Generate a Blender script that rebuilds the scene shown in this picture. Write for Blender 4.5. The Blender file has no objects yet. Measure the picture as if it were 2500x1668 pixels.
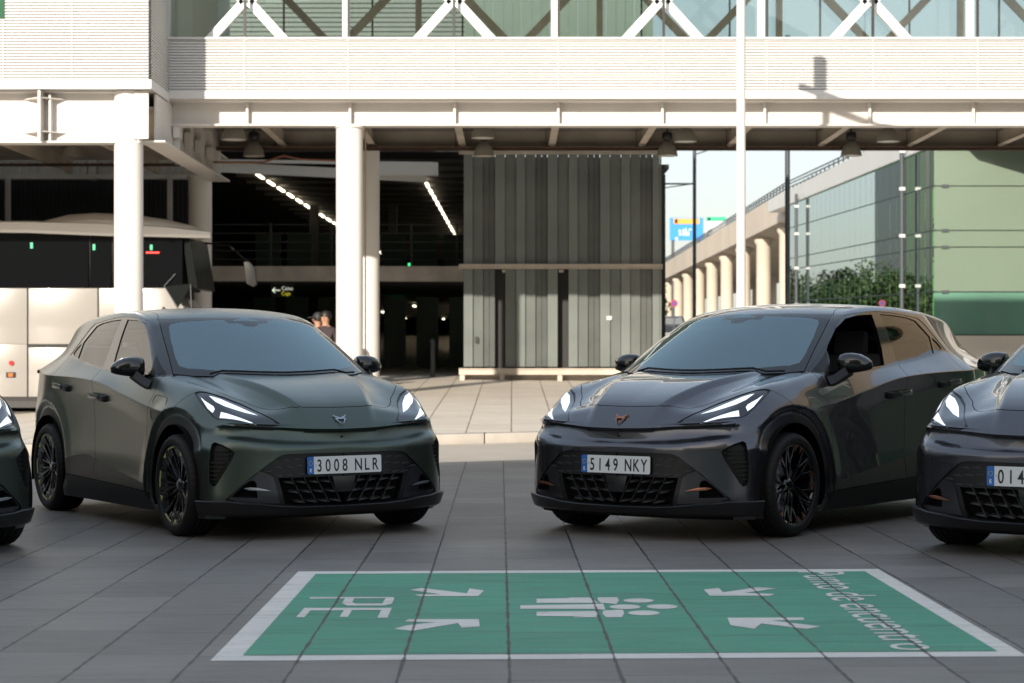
import bpy, bmesh, math, random
import numpy as np
from mathutils import Vector, Matrix

C = bpy.context.scene.collection
scene = bpy.context.scene
R = math.radians
TILT = 0.00565                      # the plaza falls very slightly to the left

# ---------------------------------------------------------------- camera
cam = bpy.data.cameras.new('camera'); cam_o = bpy.data.objects.new('camera', cam); C.objects.link(cam_o)
cam.lens = 70; cam.sensor_width = 36; cam.shift_y = 32.5/2500; cam.clip_end = 2000; cam.clip_start = .1
cam_o.location = (0, 0, 1.1536); cam_o.rotation_euler = (math.pi/2, 0, 0)
cam.dof.use_dof = True; cam.dof.focus_distance = 12.4; cam.dof.aperture_fstop = 4.5
scene.camera = cam_o

# ---------------------------------------------------------------- light
SUN_EL = R(19); SUN_AZ = math.atan(.38)          # from behind the camera, on its left
world = bpy.data.worlds.new('World'); scene.world = world; world.use_nodes = True
wn = world.node_tree; bg = wn.nodes['Background']
sky = wn.nodes.new('ShaderNodeTexSky'); sky.sky_type = 'NISHITA'; sky.sun_disc = False
sky.sun_elevation = SUN_EL; sky.sun_rotation = math.pi+SUN_AZ; sky.air_density = 1.0; sky.dust_density = 2.6; sky.ozone_density = 1.2
gm = wn.nodes.new('ShaderNodeGamma'); gm.inputs[1].default_value = .34          # gamma narrows the sky's brightness range
wn.links.new(sky.outputs[0], gm.inputs[0]); hs = wn.nodes.new('ShaderNodeHueSaturation'); hs.inputs['Saturation'].default_value = 1.3
wn.links.new(gm.outputs[0], hs.inputs['Color']); wn.links.new(hs.outputs[0], bg.inputs[0]); bg.inputs[1].default_value = .15
sun = bpy.data.lights.new('sun', 'SUN'); sun_o = bpy.data.objects.new('sun', sun); C.objects.link(sun_o)
sun.energy = 1.65; sun.angle = R(.6); sun.color = (1, .90, .77)
sd = Vector((math.sin(SUN_AZ)*math.cos(SUN_EL), math.cos(SUN_AZ)*math.cos(SUN_EL), -math.sin(SUN_EL)))
sun_o.rotation_euler = sd.to_track_quat('-Z', 'Y').to_euler()
scene.view_settings.view_transform = 'Standard'; scene.view_settings.look = 'None'
scene.view_settings.exposure = 2.0; scene.view_settings.gamma = 1
scene.cycles.max_bounces = 7; scene.cycles.transparent_max_bounces = 12

# ---------------------------------------------------------------- materials
MATS = {}
def mat(name, col, rough=.5, metal=0, bump=0, bscale=40, var=0, vscale=3, spec=.5, coat=0, coatr=.05, emit=None, es=1, ior=1.5):
    if name in MATS: return MATS[name]
    m = bpy.data.materials.new(name); m.use_nodes = True; nt = m.node_tree; b = nt.nodes['Principled BSDF']
    b.inputs['Base Color'].default_value = (*col, 1); b.inputs['Roughness'].default_value = rough; b.inputs['Metallic'].default_value = metal
    b.inputs['Specular IOR Level'].default_value = spec; b.inputs['IOR'].default_value = ior
    b.inputs['Coat Weight'].default_value = coat; b.inputs['Coat Roughness'].default_value = coatr
    if emit:
        b.inputs['Emission Color'].default_value = (*emit, 1); b.inputs['Emission Strength'].default_value = es
    tc = None
    if var or bump: tc = nt.nodes.new('ShaderNodeTexCoord')
    if var:
        n = nt.nodes.new('ShaderNodeTexNoise'); n.inputs['Scale'].default_value = vscale; n.inputs['Detail'].default_value = 6
        nt.links.new(tc.outputs['Object'], n.inputs['Vector'])
        mr = nt.nodes.new('ShaderNodeMapRange'); mr.inputs[1].default_value = .3; mr.inputs[2].default_value = .7
        mr.inputs[3].default_value = 1-var; mr.inputs[4].default_value = 1+var; nt.links.new(n.outputs[0], mr.inputs[0])
        mx = nt.nodes.new('ShaderNodeVectorMath'); mx.operation = 'SCALE'; mx.inputs[0].default_value = col
        nt.links.new(mr.outputs[0], mx.inputs['Scale']); nt.links.new(mx.outputs[0], b.inputs['Base Color'])
    if bump:
        n2 = nt.nodes.new('ShaderNodeTexNoise'); n2.inputs['Scale'].default_value = bscale; n2.inputs['Detail'].default_value = 4
        nt.links.new(tc.outputs['Object'], n2.inputs['Vector'])
        bp = nt.nodes.new('ShaderNodeBump'); bp.inputs['Strength'].default_value = bump; bp.inputs['Distance'].default_value = .01
        nt.links.new(n2.outputs[0], bp.inputs['Height']); nt.links.new(bp.outputs[0], b.inputs['Normal'])
    MATS[name] = m; return m

def glass_mat(name, tint, ior=1.5, rough=.0, refl=1.0):
    m = bpy.data.materials.new(name); m.use_nodes = True; nt = m.node_tree; nt.nodes.clear()
    o = nt.nodes.new('ShaderNodeOutputMaterial'); mx = nt.nodes.new('ShaderNodeMixShader'); tr = nt.nodes.new('ShaderNodeBsdfTransparent')
    gl = nt.nodes.new('ShaderNodeBsdfGlossy'); fr = nt.nodes.new('ShaderNodeFresnel')
    tr.inputs[0].default_value = (*tint, 1); gl.inputs['Roughness'].default_value = rough; gl.inputs[0].default_value = (*(refl if isinstance(refl, tuple) else (refl,)*3), 1); fr.inputs[0].default_value = ior
    nt.links.new(fr.outputs[0], mx.inputs[0]); nt.links.new(tr.outputs[0], mx.inputs[1]); nt.links.new(gl.outputs[0], mx.inputs[2]); nt.links.new(mx.outputs[0], o.inputs[0])
    MATS[name] = m; return m

# ---------------------------------------------------------------- helpers
def tab(xs, ys):
    """monotone cubic through the points, as a lookup"""
    xs = np.array(xs, float); ys = np.array(ys, float)
    if xs[0] > xs[-1]: xs, ys = xs[::-1], ys[::-1]
    h = np.diff(xs); d = np.diff(ys)/h; m = np.zeros(len(xs)); m[0] = d[0]; m[-1] = d[-1]
    for i in range(1, len(xs)-1):
        if d[i-1]*d[i] > 0:
            w1 = 2*h[i]+h[i-1]; w2 = h[i]+2*h[i-1]; m[i] = (w1+w2)/(w1/d[i-1]+w2/d[i])
    X = np.linspace(xs[0], xs[-1], 1500); k = np.clip(np.searchsorted(xs, X, 'right')-1, 0, len(xs)-2)
    s = (X-xs[k])/h[k]
    Y = (2*s**3-3*s**2+1)*ys[k]+(s**3-2*s**2+s)*h[k]*m[k]+(-2*s**3+3*s**2)*ys[k+1]+(s**3-s**2)*h[k]*m[k+1]
    return lambda q: np.interp(q, X, Y)

def sstep(a, b, x):
    t = np.clip((x-a)/(b-a), 0, 1); return t*t*(3-2*t)
def tag(o, label=None, cat=None, group=None, kind=None):
    if label: o['label'] = label
    if cat: o['category'] = cat
    if group: o['group'] = group
    if kind: o['kind'] = kind
    return o
def empty(name, loc=(0, 0, 0), rz=0, label=None, cat=None, group=None):
    o = bpy.data.objects.new(name, None); C.objects.link(o); o.location = loc; o.rotation_euler = (0, 0, rz)
    o.empty_display_size = .2; return tag(o, label, cat, group)
def mesh_obj(name, verts, faces, m, parent=None, smooth=False):
    me = bpy.data.meshes.new(name); me.from_pydata([tuple(v) for v in verts], [], [tuple(f) for f in faces]); me.update()
    for k in (m if isinstance(m, (list, tuple)) else [m]): me.materials.append(k)
    if smooth: me.polygons.foreach_set('use_smooth', [True]*len(me.polygons))
    o = bpy.data.objects.new(name, me); C.objects.link(o)
    if parent: o.parent = parent
    return o
class MB:
    """collects simple solids that end up as one mesh"""
    def __init__(s): s.v = []; s.f = []; s.mi = []; s.cur = 0
    def add(s, v, f):
        b = len(s.v); s.v += [tuple(q) for q in v]; s.f += [tuple(b+i for i in q) for q in f]; s.mi += [s.cur]*len(f); return s
    def box(s, x0, x1, y0, y1, z0, z1):
        v = [(x, y, z) for x in (x0, x1) for y in (y0, y1) for z in (z0, z1)]
        return s.add(v, [(0,1,3,2),(4,6,7,5),(0,4,5,1),(2,3,7,6),(0,2,6,4),(1,5,7,3)])
    def quadprism(s, pts, d):
        """polygon pts (3D) pushed by vector d into a closed slab"""
        n = len(pts); d = Vector(d); p = [Vector(q) for q in pts]; v = p+[q+d for q in p]
        nn = Vector((0,0,0))
        for i in range(n): nn += p[i].cross(p[(i+1) % n])
        fl = nn.dot(d) < 0
        F = [tuple(range(n))[::-1], tuple(range(n, 2*n))]+[(i, (i+1) % n, n+(i+1) % n, n+i) for i in range(n)]
        if fl: F = [f[::-1] for f in F]
        return s.add(v, F)
    def bar(s, a, b, w, h=None, up=(0, 0, 1)):
        a, b = Vector(a), Vector(b); h = h or w; d = (b-a).normalized(); u = Vector(up)
        if abs(d.dot(u)) > .99: u = Vector((1, 0, 0))
        r = d.cross(u).normalized()*w/2; u = r.cross(d).normalized()*h/2
        v = [p+i*r+j*u for p in (a, b) for i, j in ((-1,-1),(1,-1),(1,1),(-1,1))]
        return s.add(v, [(0,1,2,3)[::-1],(4,5,6,7),(0,1,5,4),(1,2,6,5),(2,3,7,6),(3,0,4,7)])
    def tube(s, pts, r, n=12, cap=True):
        P = [Vector(p) for p in pts]; rr = r if isinstance(r, (list, tuple)) else [r]*len(P); V = []; F = []
        pu = None
        for i, p in enumerate(P):
            d = (P[min(i+1, len(P)-1)]-P[max(i-1, 0)]).normalized()
            u = pu if pu is not None else (Vector((0,0,1)) if abs(d.z) < .9 else Vector((1,0,0)))
            a = d.cross(u).normalized(); b = a.cross(d).normalized(); pu = b
            V += [p+rr[i]*(math.cos(2*math.pi*k/n)*a+math.sin(2*math.pi*k/n)*b) for k in range(n)]
        for i in range(len(P)-1):
            for k in range(n):
                k2 = (k+1) % n; F.append((i*n+k, (i+1)*n+k, (i+1)*n+k2, i*n+k2))
        if cap: F.append(tuple(range(n))); F.append(tuple(range((len(P)-1)*n, len(P)*n))[::-1])
        return s.add(V, F)
    def lathe(s, prof, n=32, axis='z', c=(0, 0, 0)):
        """prof: list of (radius, height)"""
        V = []; F = []
        for r, h in prof:
            for k in range(n):
                a = 2*math.pi*k/n; x, y = r*math.cos(a), r*math.sin(a)
                q = (x, y, h) if axis == 'z' else ((x, h, y) if axis == 'y' else (h, x, y))
                V.append((q[0]+c[0], q[1]+c[1], q[2]+c[2]))
        for i in range(len(prof)-1):
            for k in range(n):
                k2 = (k+1) % n; f = (i*n+k, i*n+k2, (i+1)*n+k2, (i+1)*n+k); F.append(f if axis != 'y' else f[::-1])
        return s.add(V, F)
    def build(s, name, m, parent=None, smooth=False, bevel=0, angle=40):
        o = mesh_obj(name, s.v, s.f, m, parent)
        if len(set(s.mi)) > 1: o.data.polygons.foreach_set('material_index', s.mi)
        if smooth or bevel:
            bm = bmesh.new(); bm.from_mesh(o.data); bmesh.ops.recalc_face_normals(bm, faces=bm.faces)
            if bevel:
                es = [e for e in bm.edges if len(e.link_faces) == 2 and e.calc_face_angle(0) > R(30)]
                bmesh.ops.bevel(bm, geom=es, offset=bevel, segments=2, affect='EDGES', profile=.6)
            for f in bm.faces: f.smooth = True
            for e in bm.edges: e.smooth = len(e.link_faces) == 2 and e.calc_face_angle(0) < R(angle)
            bm.to_mesh(o.data); bm.free()
        return o
def text_mesh(txt, size, m, name, parent=None, depth=.002, sx=1, align='LEFT', spacing=1, bold=0):
    cu = bpy.data.curves.new('t', 'FONT'); cu.body = txt; cu.size = size; cu.extrude = depth/2; cu.align_x = align; cu.space_character = spacing; cu.offset = bold
    o = bpy.data.objects.new('t', cu); C.objects.link(o); dg = bpy.context.evaluated_depsgraph_get(); dg.update()
    me = bpy.data.meshes.new_from_object(o.evaluated_get(dg)); bpy.data.objects.remove(o)
    for v in me.vertices: v.co.x *= sx
    me.materials.clear(); me.materials.append(m)
    o = bpy.data.objects.new(name, me); C.objects.link(o)
    if parent: o.parent = parent
    return o
def copy_tree(o, parent=None, matmap=None, skip=()):
    c = o.copy(); C.objects.link(c); c.parent = parent
    for k in ('label', 'category', 'group'):
        if parent is None and k in c: pass
    if matmap and c.type == 'MESH' and any(x and x.name in matmap for x in c.data.materials):
        key = c.data.name+matmap['_']
        me = bpy.data.meshes.get(key)
        if not me:
            me = c.data.copy(); me.name = key
            for i, x in enumerate(me.materials):
                if x and x.name in matmap: me.materials[i] = matmap[x.name]
        c.data = me
    for ch in [q for q in o.children]:
        if ch.get('_k') in skip: continue
        copy_tree(ch, c, matmap, skip)
    return c
# ---------------------------------------------------------------- paving shader shared by the slabs and the paint on them
def paving_mat(name, col, tile_u=.4, tile_v=.6, off=-.0076, joint=(.022, .018, .014), jw=.010, var=.30, rough=.52, skew=-.006, streak=.34, bcol=None, jbump=.6, spec=.45):
    m = bpy.data.materials.new(name); m.use_nodes = True; nt = m.node_tree; L = nt.links; b = nt.nodes['Principled BSDF']
    N = lambda t, **k: (lambda n: ([setattr(n, a, v) for a, v in k.items()], n)[1])(nt.nodes.new(t))
    def M(op, a, c=None, d=None):
        n = N('ShaderNodeMath', operation=op)
        for i, v in enumerate((a, c, d)):
            if v is None: continue
            if isinstance(v, (int, float)): n.inputs[i].default_value = v
            else: L.new(v, n.inputs[i])
        return n.outputs[0]
    geo = N('ShaderNodeNewGeometry'); sp = N('ShaderNodeSeparateXYZ'); L.new(geo.outputs['Position'], sp.inputs[0]); x, y = sp.outputs[0], sp.outputs[1]
    wob = N('ShaderNodeTexNoise'); wob.inputs['Scale'].default_value = 5.5; wob.inputs['Detail'].default_value = 5; L.new(geo.outputs['Position'], wob.inputs['Vector'])
    wv = M('MULTIPLY', M('SUBTRACT', wob.outputs[0], .5), .009)
    u = M('DIVIDE', M('ADD', M('ADD', M('SUBTRACT', x, off), M('MULTIPLY', M('SUBTRACT', y, 7.), -skew)), wv), tile_u)
    cid = M('FLOOR', u); fu = M('FRACT', u)
    w1 = N('ShaderNodeTexWhiteNoise', noise_dimensions='1D'); L.new(cid, w1.inputs['W'])
    v = M('ADD', M('DIVIDE', y, tile_v), M('MULTIPLY', w1.outputs[0], 7.3)); rid = M('FLOOR', v); fv = M('FRACT', v)
    w2 = N('ShaderNodeTexWhiteNoise', noise_dimensions='2D'); cmb = N('ShaderNodeCombineXYZ'); L.new(cid, cmb.inputs[0]); L.new(rid, cmb.inputs[1]); L.new(cmb.outputs[0], w2.inputs['Vector'])
    # distance to the joints in metres
    du = M('MULTIPLY', M('MINIMUM', fu, M('SUBTRACT', 1, fu)), tile_u); dv = M('MULTIPLY', M('MINIMUM', fv, M('SUBTRACT', 1, fv)), tile_v)
    jn = N('ShaderNodeTexNoise'); jn.inputs['Scale'].default_value = 9; jn.inputs['Detail'].default_value = 6; L.new(geo.outputs['Position'], jn.inputs['Vector'])
    wu = M('ADD', jw*.25, M('MULTIPLY', M('MAXIMUM', M('SUBTRACT', jn.outputs[0], .38), 0), jw*2.6)); wvv = M('MULTIPLY', wu, .55)
    mu = M('SMOOTHSTEP' if False else 'LESS_THAN', du, wu)
    def soft(d, w):
        mr = N('ShaderNodeMapRange', interpolation_type='SMOOTHSTEP'); L.new(d, mr.inputs[0]); L.new(M('MULTIPLY', w, .55), mr.inputs[1]); L.new(M('ADD', w, .0022), mr.inputs[2]); mr.inputs[3].default_value = 1; mr.inputs[4].default_value = 0; return mr.outputs[0]
    ju = soft(du, wu); jv = M('MULTIPLY', soft(dv, wvv), .75); jm = M('MAXIMUM', ju, jv)
    # slab tone: per slab, cloudy stains, directional streaks, fine grain
    def noise(scale, detail, vec, rough_=.6):
        n = N('ShaderNodeTexNoise'); n.inputs['Scale'].default_value = scale; n.inputs['Detail'].default_value = detail; n.inputs['Roughness'].default_value = rough_; L.new(vec, n.inputs['Vector']); return n.outputs[0]
    st = N('ShaderNodeVectorMath', operation='MULTIPLY'); st.inputs[1].default_value = (1, 7, 1); L.new(geo.outputs['Position'], st.inputs[0])
    a1 = M('MULTIPLY', M('SUBTRACT', w2.outputs[0], .5), var); a2 = M('MULTIPLY', M('SUBTRACT', noise(1.3, 7, geo.outputs['Position']), .5), var*2.6)
    a3 = M('MULTIPLY', M('SUBTRACT', noise(2.4, 5, st.outputs[0]), .5), streak*2); a4 = M('MULTIPLY', M('SUBTRACT', noise(120, 3, geo.outputs['Position']), .5), .55)
    sp2 = M('MULTIPLY', M('GREATER_THAN', noise(30, 2, geo.outputs['Position']), .735), -.45)
    tone = M('ADD', M('ADD', M('ADD', M('ADD', 1., a1), a2), M('ADD', a3, a4)), sp2)
    sc_ = N('ShaderNodeVectorMath', operation='SCALE'); sc_.inputs[0].default_value = col; L.new(tone, sc_.inputs['Scale'])
    src = sc_.outputs[0]
    if bcol:     # paint worn through to the slab
        mxw = N('ShaderNodeMix', data_type='RGBA'); mw = N('ShaderNodeMapRange'); L.new(noise(3.2, 9, st.outputs[0], .72), mw.inputs[0]); mw.inputs[1].default_value = .46; mw.inputs[2].default_value = .74; mw.inputs[4].default_value = .85
        L.new(mw.outputs[0], mxw.inputs[0]); L.new(src, mxw.inputs[6]); mxw.inputs[7].default_value = (*bcol, 1); src = mxw.outputs[2]
    mx = N('ShaderNodeMix', data_type='RGBA'); L.new(jm, mx.inputs[0]); L.new(src, mx.inputs[6]); mx.inputs[7].default_value = (*joint, 1); L.new(mx.outputs[2], b.inputs['Base Color'])
    b.inputs['Roughness'].default_value = rough; b.inputs['Specular IOR Level'].default_value = spec
    bp = N('ShaderNodeBump'); bp.inputs['Strength'].default_value = jbump; bp.inputs['Distance'].default_value = .004
    L.new(M('ADD', M('SUBTRACT', 1., jm), M('MULTIPLY', noise(120, 4, geo.outputs['Position']), .35)), bp.inputs['Height']); L.new(bp.outputs[0], b.inputs['Normal'])
    MATS[name] = m; return m
SLAB = (.160, .146, .133)
M_PAVE = paving_mat('paving_slabs', SLAB)
M_PGRN = paving_mat('paint_green_road', (.065, .285, .185), rough=.62, spec=.25, var=.16, bcol=(.14, .25, .19), joint=(.07, .065, .05))
M_PWHT = paving_mat('paint_white_road', (.68, .65, .61), rough=.62, spec=.25, var=.07, bcol=(.46, .43, .39), joint=(.14, .13, .11), streak=.06)
M_WALK = paving_mat('pavement_slabs', (.60, .54, .46), .60, .60, jw=.018, joint=(.22, .18, .14), var=.10, skew=.0)
M_ASPH = mat('asphalt_light', (.40, .355, .30), .9, bump=.3, bscale=90, var=.07, vscale=1.2)
M_KERB = mat('kerb_stone', (.44, .40, .35), .8, bump=.2, bscale=30, var=.12, vscale=3)
M_CREAM = mat('painted_steel', (.66, .63, .60), .38, var=.07, vscale=.8)
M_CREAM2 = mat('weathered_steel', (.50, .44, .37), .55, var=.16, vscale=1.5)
M_LOUV = mat('louvre_white', (.66, .65, .63), .35, var=.03, vscale=.6)
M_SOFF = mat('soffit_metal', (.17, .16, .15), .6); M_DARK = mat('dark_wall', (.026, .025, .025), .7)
M_CONC = mat('raw_concrete', (.42, .37, .32), .85, bump=.3, bscale=12, var=.2, vscale=2)
M_VIA = mat('viaduct_concrete', (.60, .52, .43), .8, var=.08, vscale=.4)
M_PIPE = mat('copper_pipe', (.25, .10, .05), .5); M_CABLE = mat('cable_tray', (.07, .035, .022), .6)
M_POLE = mat('pole_dark', (.055, .065, .075), .5); M_POLEW = mat('pole_white', (.66, .63, .61), .4, var=.03)
M_LUM = mat('luminaire', (.9, .85, .7), .4, emit=(1, .86, .62), es=1.4)
M_LAMPB = mat('lamp_shade_metal', (.30, .28, .24), .45); M_LAMPT = mat('lamp_gear_black', (.02, .02, .02), .5); M_LAMPG = mat('lamp_lens', (.7, .68, .64), .25)

GZ = tab([-200, 26.34, 26.36, 65, 120, 300, 1500], [0, 0, .0, 1.16, 2.1, 3.9, 3.9])     # the ground climbs gently behind the road
def gz(x, y): return TILT*x*float(sstep(60, 30, abs(y))) + (float(GZ(y))*float(sstep(-9, -4.5, x) if y < 60 else 1))

def sheet(name, poly_xy, m, dz=0, kind='structure', parent=None):
    """thin flat sheet on the plaza"""
    v = [(x, y, TILT*x+dz) for x, y in poly_xy]
    o = mesh_obj(name, v, [tuple(range(len(v)))], m, parent); bm = bmesh.new(); bm.from_mesh(o.data)
    for f in bm.faces:
        if f.normal.z < 0: f.normal_flip()
    bm.to_mesh(o.data); bm.free()
    if kind: o['kind'] = kind
    return o
# ---------------------------------------------------------------- ground
EY = lambda x, y0: y0+.47*x                     # the road runs obliquely
def ground_grid(name, x0, x1, y0f, y1f, nx, ny, m, zf, kind='structure'):
    V = []; F = []
    for i in range(nx+1):
        x = x0+(x1-x0)*i/nx
        for j in range(ny+1):
            y = y0f(x)+(y1f(x)-y0f(x))*(j/ny)**1.6; V.append((x, y, zf(x, y)))
    for i in range(nx):
        for j in range(ny): a = i*(ny+1)+j; F.append((a, a+ny+1, a+ny+2, a+1))
    o = mesh_obj(name, V, F, m, None, True); o['kind'] = kind; return o
ground_grid('ground', -700, 700, lambda x: -400, lambda x: 1200, 40, 60, mat('far_ground', (.20, .18, .15), .9, var=.1, vscale=.05), lambda x, y: gz(x, y)-.12-(.5 if y < 60 else 0)*0-.06)
PX0, PX1 = -34, 34
sheet('plaza', [(PX0, -30), (PX1, -30), (PX1, 21.78+.47*14), (14, 21.78+.47*14), (-16, 21.78-.47*16), (PX0, 21.78-.47*16)], M_PAVE)
CX = lambda x: max(-16, min(14, x))
ground_grid('road', -60, 60, lambda x: 21.78+.47*CX(x) if abs(x) < PX1 else -30, lambda x: 26.2+.47*CX(x), 120, 4, M_ASPH, lambda x, y: TILT*x-.006)
def walk_z(x, y):
    k = 26.36+.47*CX(x); s = float(sstep(-9, -4.5, x))
    return TILT*x+.124+max(0, (y-k))*.030*(s if y < 60 else 1)
ground_grid('pavement', -60, 70, lambda x: 26.50+.47*CX(x), lambda x: 100, 130, 30, M_WALK, walk_z)
kb = MB(); xs = np.arange(-16, 14.01, .92)
for i in range(len(xs)-1):
    a, b_ = xs[i]+.006, xs[i+1]-.006
    P0 = [(a, 26.20+.47*a), (b_, 26.20+.47*b_), (b_, 26.50+.47*b_), (a, 26.50+.47*a)]
    kb.quadprism([(x, y, TILT*x-.01) for x, y in P0], (0, 0, .136+.0))
ko = kb.build('kerb', M_KERB, None, bevel=.012); ko['kind'] = 'structure'

# ---------------------------------------------------------------- painted meeting-point panel
pnl = empty('painted_sign_panel', (0, 0, 0), 0, 'green and white meeting point panel painted on the grey slabs in the foreground', 'ground marking')
sheet('border', [(-1.143, 7.535), (1.951, 7.535), (1.951, 10.612), (-1.143, 10.646)], M_PWHT, .0018, None, pnl)
sheet('panel_field', [(-1.036, 7.664), (1.868, 7.664), (1.858, 10.485), (-1.036, 10.513)], M_PGRN, .0036, None, pnl)
GL = dict(
 letter_p=[[(-.961,9.484),(-.561,9.466),(-.561,9.424),(-.957,9.420)],[(-.79,9.43),(-.746,9.43),(-.745,9.275),(-.723,9.222),(-.601,9.222),(-.598,9.43),(-.557,9.43),(-.556,9.218),(-.587,9.147),(-.758,9.152),(-.79,9.244)]],
 letter_e=[[(-.947,9.077),(-.547,9.061),(-.547,8.985),(-.947,8.985)],[(-.947,8.99),(-.910,8.99),(-.912,8.753),(-.950,8.755)],[(-.759,8.99),(-.722,8.99),(-.722,8.759),(-.759,8.759)],[(-.590,8.99),(-.547,8.99),(-.545,8.723),(-.590,8.723)]],
 arrow1=[[(-.499,9.751),(-.448,9.83),(-.217,9.596),(-.21,9.8),(-.136,9.707),(-.162,9.481),(-.438,9.494),(-.467,9.564),(-.341,9.558)]],
 arrow2=[[(-.496,8.369),(-.447,8.47),(-.330,8.565),(-.464,8.600),(-.448,8.669),(-.144,8.656),(-.137,8.421),(-.213,8.39),(-.231,8.533),(-.415,8.3)]],
 arrow3=[[(.933,9.701),(1.013,9.76),(1.016,9.581),(1.203,9.778),(1.294,9.728),(1.115,9.555),(1.254,9.504),(1.222,9.434),(.939,9.447)]],
 arrow4=[[(.936,8.653),(1.265,8.65),(1.259,8.574),(1.115,8.559),(1.298,8.368),(1.227,8.292),(1.059,8.466),(1.012,8.307),(.924,8.417)]],
 group=[[(.405,9.412),(.498,9.408),(.499,9.284),(.479,9.155),(.409,9.206),(.401,9.304)],[(.409,8.925),(.498,8.952),(.498,8.831),(.479,8.694),(.412,8.696),(.4,8.806)],
        [(.116,9.367),(.366,9.400),(.40,9.20),(.114,9.215)],[(.038,9.127),(.36,9.150),(.42,9.174),(.42,8.95),(.36,8.985),(.038,9.003)],[(.11,8.893),(.39,8.91),(.368,8.72),(.108,8.753)],[(.27,9.415),(.366,9.41),(.366,9.395),(.27,9.395)],[(.27,8.715),(.366,8.73),(.37,8.70),(.27,8.695)]])
for k, cx, cy in ((0, .59, 9.28), (1, .514, 9.052), (2, .682, 9.052), (3, .585, 8.835)):
    GL['group'].append([(cx+.071*math.cos(a), cy+.080*math.sin(a)) for a in np.linspace(0, 2*math.pi, 20, endpoint=False)])
for k, polys in GL.items():
    V = []; F = []
    for p in polys:
        b0 = len(V); V += [(x, y, TILT*x+.0054) for x, y in p]; F.append(tuple(range(b0, b0+len(p))))
    nm = {'letter_p': 'letter', 'letter_e': 'letter', 'group': 'people_symbol'}.get(k, 'arrow')
    o = mesh_obj(nm, V, F, M_PWHT, pnl); bm = bmesh.new(); bm.from_mesh(o.data)
    for f in bm.faces:
        f.normal_update()
        if f.normal.z < 0: f.normal_flip()
    bmesh.ops.triangulate(bm, faces=bm.faces); bm.to_mesh(o.data); bm.free()
tx = text_mesh('Punto de encuentro', .36, M_PWHT, 'lettering', pnl, .0005, .80, 'LEFT', spacing=.98)
tw = max(v.co.x for v in tx.data.vertices); k_ = 2.80/tw
for v in tx.data.vertices:
    x, y = v.co.x*k_, v.co.y*.95; wx, wy = 1.502+y*(1-.06*x/2.8)-.008*x, 10.49-x; v.co = (wx, wy, TILT*wx+.0055+v.co.z*.4)
# ---------------------------------------------------------------- footbridge
def slats(mb, x0, x1, y, z0, z1, pitch, side=None, depth=.044):
    """horizontal louvre blades on a wall facing the camera (or facing +x when side is given)"""
    z = z0
    while z < z1-1e-4:
        zt = min(z+pitch, z1)
        if side is None:
            mb.add([(x0,y,z),(x1,y,z),(x1,y-depth,z+.006),(x0,y-depth,z+.006),(x0,y-depth*.75,zt-pitch*.28),(x1,y-depth*.75,zt-pitch*.28),(x0,y,zt-pitch*.22),(x1,y,zt-pitch*.22)],
                   [(0,1,2,3),(3,2,5,4),(4,5,7,6)])
        else:
            y0, y1 = side
            mb.add([(x0,y0,z),(x0,y1,z),(x0+depth,y1,z+.006),(x0+depth,y0,z+.006),(x0+depth*.75,y0,zt-pitch*.28),(x0+depth*.75,y1,zt-pitch*.28),(x0,y0,zt-pitch*.22),(x0,y1,zt-pitch*.22)],
                   [(0,1,2,3),(3,2,5,4),(4,5,7,6)])
        z += pitch
BX0, BX1, BY = -6.12, 21.0, 34.75
br = empty('footbridge', (0, 0, 0), 0, 'white louvred footbridge with glazed walkway and diagonal bracing crossing the picture', 'footbridge')
lv = MB(); lv.box(BX0, BX1, BY, BY+.10, 5.62, 6.67); slats(lv, BX0, BX1, BY, 5.74, 6.66, .0492)
lv.box(BX0, BX1, BY-.07, BY, 5.618, 5.745); lv.box(BX0, BX1, BY-.06, BY, 6.655, 6.69)
PX = [( (p*1.0638)-1250)/4861*34.75 for p in (562, 800, 1042, 1282, 1523, 1760, 2003, 2243, 2484, 2725, 2966)]
for x in PX: lv.box(x-.006, x+.006, BY-.052, BY-.001, 5.62, 6.66)
lo = lv.build('louvre_band', M_LOUV, br)
seam = MB()
bm_ = MB(); bm_.box(BX0-.05, BX1, BY+.42, BY+.45, 5.20, 5.62); bm_.box(BX0-.05, BX1, BY+.26, BY+.60, 5.185, 5.215); bm_.box(BX0, BX1, BY+.101, BY+.44, 5.60, 5.64)
for i, x in enumerate(PX): bm_.box(x-.02, x+.02, BY+.28, BY+.42, 5.215, 5.60)
bm_.build('edge_beam', M_CREAM, br)
rb = MB(); rb.box(BX0-.5, BX1, BY+6.0, BY+6.04, 5.40, 5.76); rb.box(BX0-.5, BX1, BY+5.86, BY+6.18, 5.38, 5.40)
for i, x in enumerate(PX): rb.box(x-.02, x+.02, BY+5.86, BY+6.0, 5.40, 5.76)
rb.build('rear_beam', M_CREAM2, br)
cbm = MB()
for x in [PX[0]-1.83]+PX: cbm.box(x-.012, x+.012, BY+.47, BY+6.0, 5.44, 5.72); cbm.box(x-.07, x+.07, BY+.47, BY+5.99, 5.425, 5.44)
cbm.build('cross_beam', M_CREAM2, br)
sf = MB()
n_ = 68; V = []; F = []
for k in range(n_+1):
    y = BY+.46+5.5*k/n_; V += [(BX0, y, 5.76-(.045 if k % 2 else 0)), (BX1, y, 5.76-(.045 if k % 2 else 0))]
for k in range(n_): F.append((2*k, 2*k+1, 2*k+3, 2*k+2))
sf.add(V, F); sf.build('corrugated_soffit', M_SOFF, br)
ct = MB(); ct.box(BX0-.6, BX1, BY+5.55, BY+5.72, 5.30, 5.315); ct.box(BX0-.6, BX1, BY+5.55, BY+5.56, 5.30, 5.36); ct.box(BX0-.6, BX1, BY+5.71, BY+5.72, 5.30, 5.36)
x = BX0
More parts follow.
